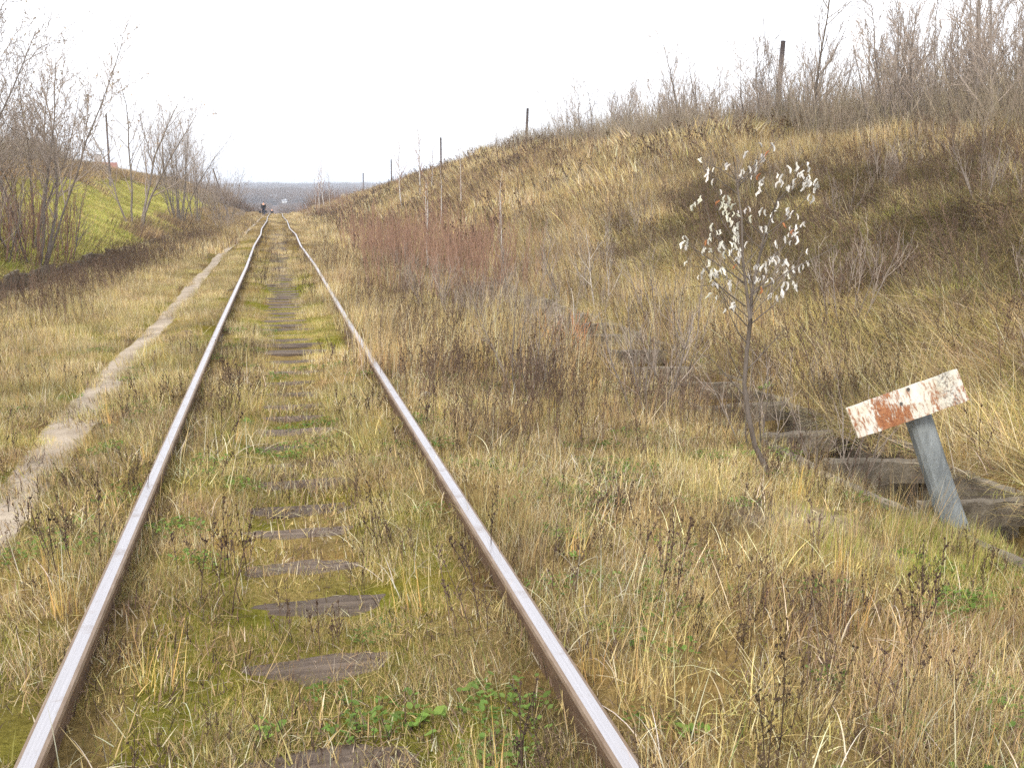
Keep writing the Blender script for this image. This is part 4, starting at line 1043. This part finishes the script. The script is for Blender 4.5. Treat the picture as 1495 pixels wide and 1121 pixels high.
# --- near field
p = pts(-6, 6, 1.4, 11, 12, lambda x, y: np.where(np.abs(x) < .7, np.where(np.abs(x) < .22, .12, 1.0), np.where((x < -.85) & (x > -2.8), .7, .95)))
p = offsl(p)
sca = np.where(np.abs(p[:, 0]) < .72, U(len(p), .4, .72), np.where(p[:, 0] < -.8, U(len(p), .5, .85), U(len(p), .5, .95)))
scatter('dry_grass', 'turf', 'tangled short dry grass around the near track', 'grass', p, sca)
p = pts(-.72, .72, 1.4, 17, 60, lambda x, y: np.where(centre(x), .35 + .65 * (nz1(x, y, 71, 2.2) > .47), .8))
p = offsl(p)
scatter('moss', 'moss_turf', 'low mossy turf between the sleepers', 'moss', p, U(len(p), .3, .62))
p = pts(-3.4, -.88, 1.4, 20, 12, lambda x, y: .3 + .7 * (nz1(x, y, 73, 1.0) > .5))
scatter('green_turf', 'moss_turf', 'yellow-green low turf beside the dirt path', 'grass', p, U(len(p), .5, .9), hscale=U(len(p), .6, 1.2))
p = pts(-1.2, 6, 1.4, 11, 4, lambda x, y: np.where(x > .9, .25 + .75 * smooth(.42, .58, nz1(x, y, 75, .8)), np.where(np.abs(x) < .72, np.where(centre(x), .01, .16), .12)))
scatter('tall_grass', 'tall', 'upright tall straw grass between rail and drain', 'grass', p, np.where(np.abs(p[:, 0]) < .75, U(len(p), .4, .65), U(len(p), .4, .85)))
p = pts(-5, 6, 1.4, 12, 10, lambda x, y: np.where(np.abs(x) < .72, np.where(centre(x), .08, .5), np.where(x < -.85, np.where(x > -2.9, .22, .6), .8)))
scatter('curled_grass', 'curl', 'pale broad curled dead grass blades', 'grass', p, U(len(p), .5, 1.0))
p = pts(-3, 6, 1.4, 12, 3, lambda x, y: np.where(centre(x), .1, .5) * (nz1(x, y, 77, .7) > .45))
scatter('yellow_grass', 'yellow', 'small upright tufts of golden yellow grass', 'grass', p, U(len(p), .6, 1.1))
p = pts(-5, 6, 1.6, 12, 12, lambda x, y: np.where(np.abs(x) < .74, np.where(centre(x), .02, .45), np.where(x < -.85, np.where(x > -2.9, .15, 1), .55)) * np.where(nz1(x, y, 79, 1.1) > .46, 1, .25))
scatter('dead_herbs', 'forb', 'dark brown dead herb stalks standing in the grass', 'herbs', p, U(len(p), .55, 1.15))
p = pts(-3, 6, 1.5, 12, 13, lambda x, y: np.where(centre(x), .04, .6) * (nz1(x, y, 81, 1.2) > .5))
scatter('brown_herbs', 'herb', 'low branching brown withered herbs', 'herbs', p, U(len(p), .7, 1.3))
p = pts(-3.2, 6, 1.5, 14, 9, lambda x, y: np.where(x < -.85, .9, np.where(np.abs(x) < .74, .8, .95)) * (nz1(x, y, 83, 1.3) > .5))
scatter('small_leaves', 'leaf', 'patches of small green leaves low in the grass', 'leaves', p, U(len(p), .6, 1.1))
p = pts(-3, 5, 1.5, 9, 3, lambda x, y: (nz1(x, y, 85, 1.1) > .52) * np.where(x > 2.4, 1, .5))
scatter('broad_leaves', 'bigleaf', 'small rosettes of broader fresh green leaves', 'leaves', p, U(len(p), .5, 1.0))
p = pts(-3.2, 6, 1.4, 11, 9, lambda x, y: .8 + 0 * x, clear=.3)
scatter('litter', 'litter', 'fallen bits of dead grass and leaves lying on the ground', 'litter', p, U(len(p), .7, 1.2))
p = pts(-3.3, -.9, 9, 34, 9, lambda x, y: .9 + 0 * x)
scatter('dry_grass', 'turf', 'short dry turf on both sides of the path further on', 'grass', p, U(len(p), .5, .85))
p = pts(-2.5, -1.0, 2, 40, 26, lambda x, y: smooth(.4, .14, np.abs(x - path_x(y))))
scatter('path_edge_grass', 'moss_turf', 'short grass creeping onto the edges of the dirt path', 'grass', p, np.where(p[:, 1] < 12, U(len(p), .2, .4), U(len(p), .3, .5)))
# fresh green by the sign
p = pts(2.4, 4.2, 3.7, 5.6, 45, lambda x, y: np.exp(-(((x - 3.2) / .55) ** 2 + ((y - 4.65) / .42) ** 2)), clear=.2)
scatter('fresh_grass', 'lawn', 'fresh green grass at the foot of the marker sign', 'grass', p, U(len(p), .16, .28), hscale=U(len(p), .45, .9))

p = pts(2.4, 4.1, 3.6, 5.3, 14, lambda x, y: np.exp(-(((x - 3.1) / .6) ** 2 + ((y - 4.5) / .4) ** 2)), clear=.2)
scatter('broad_leaves', 'bigleaf', 'green leaves in the fresh grass by the marker sign', 'leaves', p, U(len(p), .5, .9))
# --- middle distance, flat parts
p = pts(-7, 5.2, 10.2, 34, 6.5, lambda x, y: np.where(np.abs(x) < .72, np.where(centre(x), .2 + .2 * (y > 17) + .3 * (y > 25), .9), np.where((x < -.85) & (x > -2.6), .5, 1)) * ((ditch_l(y) - x) < .3))
p = offsl(p)
sm = np.where(np.abs(p[:, 0]) < .75, U(len(p), .3, .5), np.where((p[:, 0] < -.8) & (p[:, 0] > -2.8), U(len(p), .3, .55), U(len(p), .42, .85)))
scatter('dry_grass', 'mid', 'dry straw grass along the track further on', 'grass', p, sm)
p = pts(.95, 5.4, 9.5, 34, 3.5, lambda x, y: smooth(.4, .58, nz1(x, y, 87, .5)))
scatter('tall_grass', 'mid_tall', 'tall straw grass along the drain further on', 'grass', p, U(len(p), .5, .9))
p = pts(1.0, 4.9, 7, 36, 6.5, lambda x, y: .35 + .65 * smooth(.42, .58, nz1(x, y, 89, .6)))
scatter('brown_stalks', 'tall_forb', 'mass of brown dead stalks between rail and drain', 'herbs', p, U(len(p), .4, .75))
p = pts(-7, -2.6, 5, 62, 6, lambda x, y: smooth(2.6, 1.2, x - ditch_l(y)) * ((ditch_l(y) - x) < .3) * .95)
scatter('brown_stalks', 'tall_forb', 'mass of dark brown dead stalks along the left drain', 'herbs', p, U(len(p), .5, .85))
p = pts(-9, -4, 20, 64, 2.2, lambda x, y: ((ditch_l(y) - x) > .4) * smooth(2.6, .6, ditch_l(y) - x) * .8)
scatter('brown_stalks', 'tall_forb', 'brown stalks fringing the meadow behind the left drain', 'herbs', p, U(len(p), .4, .85))
p = pts(-1, 1, 16, 60, 4, lambda x, y: np.where(centre(x), .25, .9))
scatter('brown_stalks', 'forb', 'sparse brown stalks between the rails', 'herbs', p, U(len(p), .7, 1.2))

# --- bank slope
fl = lambda n: np.pi + gr.normal(0, .8, n)
dk = lambda x, y: smooth(.40, .52, fbm(x * .6, y * .33, 43) + .22 * smooth(6.2, 8.5, x) * (1 - smooth(20, 30, y)) - .14 * smooth(24, 34, y) - .12 * smooth(11.5, 14, x)) * smooth(5.6, 7, x)
p = pts(4.35, 15.5, 2.5, 30, 9, lambda x, y: 1 - .85 * dk(x, y) * smooth(6.0, 7.5, x))
scatter('matted_grass', 'thatch', 'pale matted grass combed down the bank', 'grass', p, U(len(p), .5, 1.0), fl(len(p)))
p = pts(5.6, 16, 2.5, 32, 9, lambda x, y: dk(x, y) * smooth(6.0, 7.5, x))
scatter('dark_matted_grass', 'thatch_dark', 'dark brown matted grass and herbs high on the bank', 'grass', p, U(len(p), .5, 1.0), fl(len(p)))
p = pts(5.0, 18, 5, 36, 4.5, lambda x, y: .28 + .7 * np.maximum(dk(x, y), .6 * smooth(9, 12, x)) * smooth(.3, .55, nz1(x, y, 91, .4)))
scatter('brown_stalks', 'tall_forb', 'brown dead stalks standing on the bank slope', 'herbs', p, U(len(p), .5, 1.0))
p = pts(5.0, 17, 16, 46, 4.5, lambda x, y: smooth(16, 28, y) * (1 - .9 * dk(x, y)))
scatter('tall_grass', 'mid_tall', 'tall straw grass covering the bank', 'grass', p, U(len(p), .6, 1.0))
p = pts(13, 20, 8, 40, 2.2, lambda x, y: .3 + .5 * smooth(18, 30, y))
scatter('tall_grass', 'mid_tall', 'pale tall grass along the crest of the bank', 'grass', p, U(len(p), .7, 1.1))
p = pts(5, 14, 4, 26, .9, lambda x, y: (nz1(x, y, 93, .5) > .5))
scatter('fresh_grass', 'lawn', 'faint green grass showing through on the bank', 'grass', p, U(len(p), .3, .6), hscale=U(len(p), .8, 1.4))
# --- far
p = pts(-5, 5, 33, 170, 1.3, lambda x, y: np.where(np.abs(x) < .75, .4, np.where((x < -.85) & (x > -2.8), .35, 1)) * ((ditch_l(y) - x) < .5))
scatter('dry_grass', 'far', 'dry grass beside the distant track', 'grass', p, np.where(np.abs(p[:, 0]) < 2.9, U(len(p), .16, .3), U(len(p), .45, .8)))
p = pts(4.4, 30, 30, 230, 1.15, lambda x, y: np.where(x > 18, .6, 1) * (1 - .4 * smooth(.45, .6, nz1(x, y, 95, .12))))
scatter('tall_grass', 'far', 'tall straw grass over the distant bank', 'grass', p, U(len(p), .6, 1.1))
p = pts(4.4, 32, 26, 230, .6, lambda x, y: smooth(.42, .58, nz1(x, y, 95, .12)))
scatter('brown_grass', 'far_brown', 'brown herbs in patches over the distant bank', 'grass', p, U(len(p), .6, 1.15))
p = pts(3.5, 26, 28, 120, .8, lambda x, y: .5 + 0 * x)
scatter('brown_stalks', 'far_forb', 'brown stalks scattered over the distant bank', 'herbs', p, U(len(p), .6, 1.1))
p = pts(-30, -4, 12, 130, 2.4, lambda x, y: smooth(.5, 1.0, ditch_l(y) - x) * (1 - smooth(4.2, 8, ditch_l(y) - x)) * smooth(.25, .5, nz1(x, y, 97, .35)))
scatter('meadow_grass', 'lawn', 'bright yellow-green meadow grass beyond the left drain', 'grass', p, U(len(p), .6, 1.2))
p = pts(-32, -7, 12, 200, .8, lambda x, y: smooth(5, 9.5, ditch_l(y) - x))
scatter('brown_grass', 'far_brown', 'brown rough grass on the left rise', 'grass', p, U(len(p), .5, .9))
p = pts(-6, -2.6, 45, 170, 1.0, lambda x, y: smooth(2.2, 3.2, -x) + 0 * y)
scatter('brown_grass', 'far_brown', 'brown rough grass left of the distant path', 'grass', p, U(len(p), .35, .8))
# far brush across the valley and woods on the ridge
mb = MB(); rb = np.random.default_rng(500)
for i in range(3):
    mb = MB()
    for k in range(70):
        a = rb.uniform(0, 6.28); q = math.sqrt(rb.random()) * 1.3; H_ = rb.uniform(1.0, 2.6); b0 = np.array([math.cos(a) * q, math.sin(a) * q, -.2])
        e = b0 + np.array([math.cos(a) * q * .3, math.sin(a) * q * .3, 1.0]) * H_ + rb.normal(0, .15, 3); cc = lin(160, 146, 126) * rb.uniform(.8, 1.25)
        mb.tube([b0, (b0 + e) / 2 + rb.normal(0, .08, 3), e], [.010, .008, .003], 3, cc, False)
        for t in np.linspace(.35, .95, 7):
            s_ = b0 + (e - b0) * t; mb.tube([s_, s_ + rb.normal(0, .16, 3) + (0, 0, .28)], [.005, .002], 3, cc, False)
    proto_mb('fine_brush', mb)
for i in range(3):
    mb = MB()
    for k in range(90):
        a = rb.uniform(0, 6.28); q = math.sqrt(rb.random()) * 1.8; d = np.array([math.cos(a) * q * .25, math.sin(a) * q * .25, 1.0])
        H_ = rb.uniform(1.6, 3.4); b0 = np.array([math.cos(a) * q, math.sin(a) * q, -.2]); e = b0 + d * H_ + rb.normal(0, .2, 3)
        mb.tube([b0, (b0 + e) / 2 + rb.normal(0, .12, 3), e], [.04, .03, .012], 3, lin(136, 116, 100) * rb.uniform(.7, 1.3), False)
        for t in (.5, .7, .9):
            s_ = b0 + (e - b0) * t; mb.tube([s_, s_ + rb.normal(0, .3, 3) + (0, 0, .4)], [.02, .008], 3, lin(136, 116, 100) * rb.uniform(.7, 1.3), False)
    proto_mb('brush', mb)
p = pts(-60, 90, 170, 900, .02, None, 5); p = p[(np.abs(p[:, 0]) > 3.5 + (p[:, 1] < 240) * 2)]
scatter('brush', 'brush', 'reddish brown leafless brush filling the valley beyond the rails', 'brush', p, U(len(p), .5, 1.0))
p = pts(-420, 620, 900, 2900, .012, None, 12)
scatter('woodland', 'brush', 'hazy bluish woods on the far ridge', 'woods', p, U(len(p), 2.0, 4.0))
p = pts(15.5, 36, 16, 85, .8, None, 3)
scatter('brush', 'fine_brush', 'tangled leafless undergrowth behind the crest of the bank', 'brush', p, U(len(p), .5, 1.1))
p = pts(-34, -12.5, 30, 130, .45, lambda x, y: (x < -.185 * y) * 1.0, 3)
scatter('brush', 'fine_brush', 'leafless undergrowth on top of the left rise', 'brush', p, U(len(p), .5, .9))

# ------------------------------------------------------------------ haze
zl = float(Z.min()) - 1.5; zh = 90.
mb = MB(); mb.box(0, 4400, (zl + zh) / 2, 10400, 9700, zh - zl)
hm, nt, out = newmat('haze'); pv = N(nt, 'ShaderNodeVolumePrincipled'); pv.inputs['Color'].default_value = (.80, .88, 1, 1); pv.inputs['Density'].default_value = .00042
nt.links.new(pv.outputs[0], out.inputs['Volume'])
HZ = obj('haze', mb.mesh('haze'), hm); tag(HZ, 'thin pale haze over the valley', 'haze', kind='stuff')
sc.cycles.volume_bounces = 0
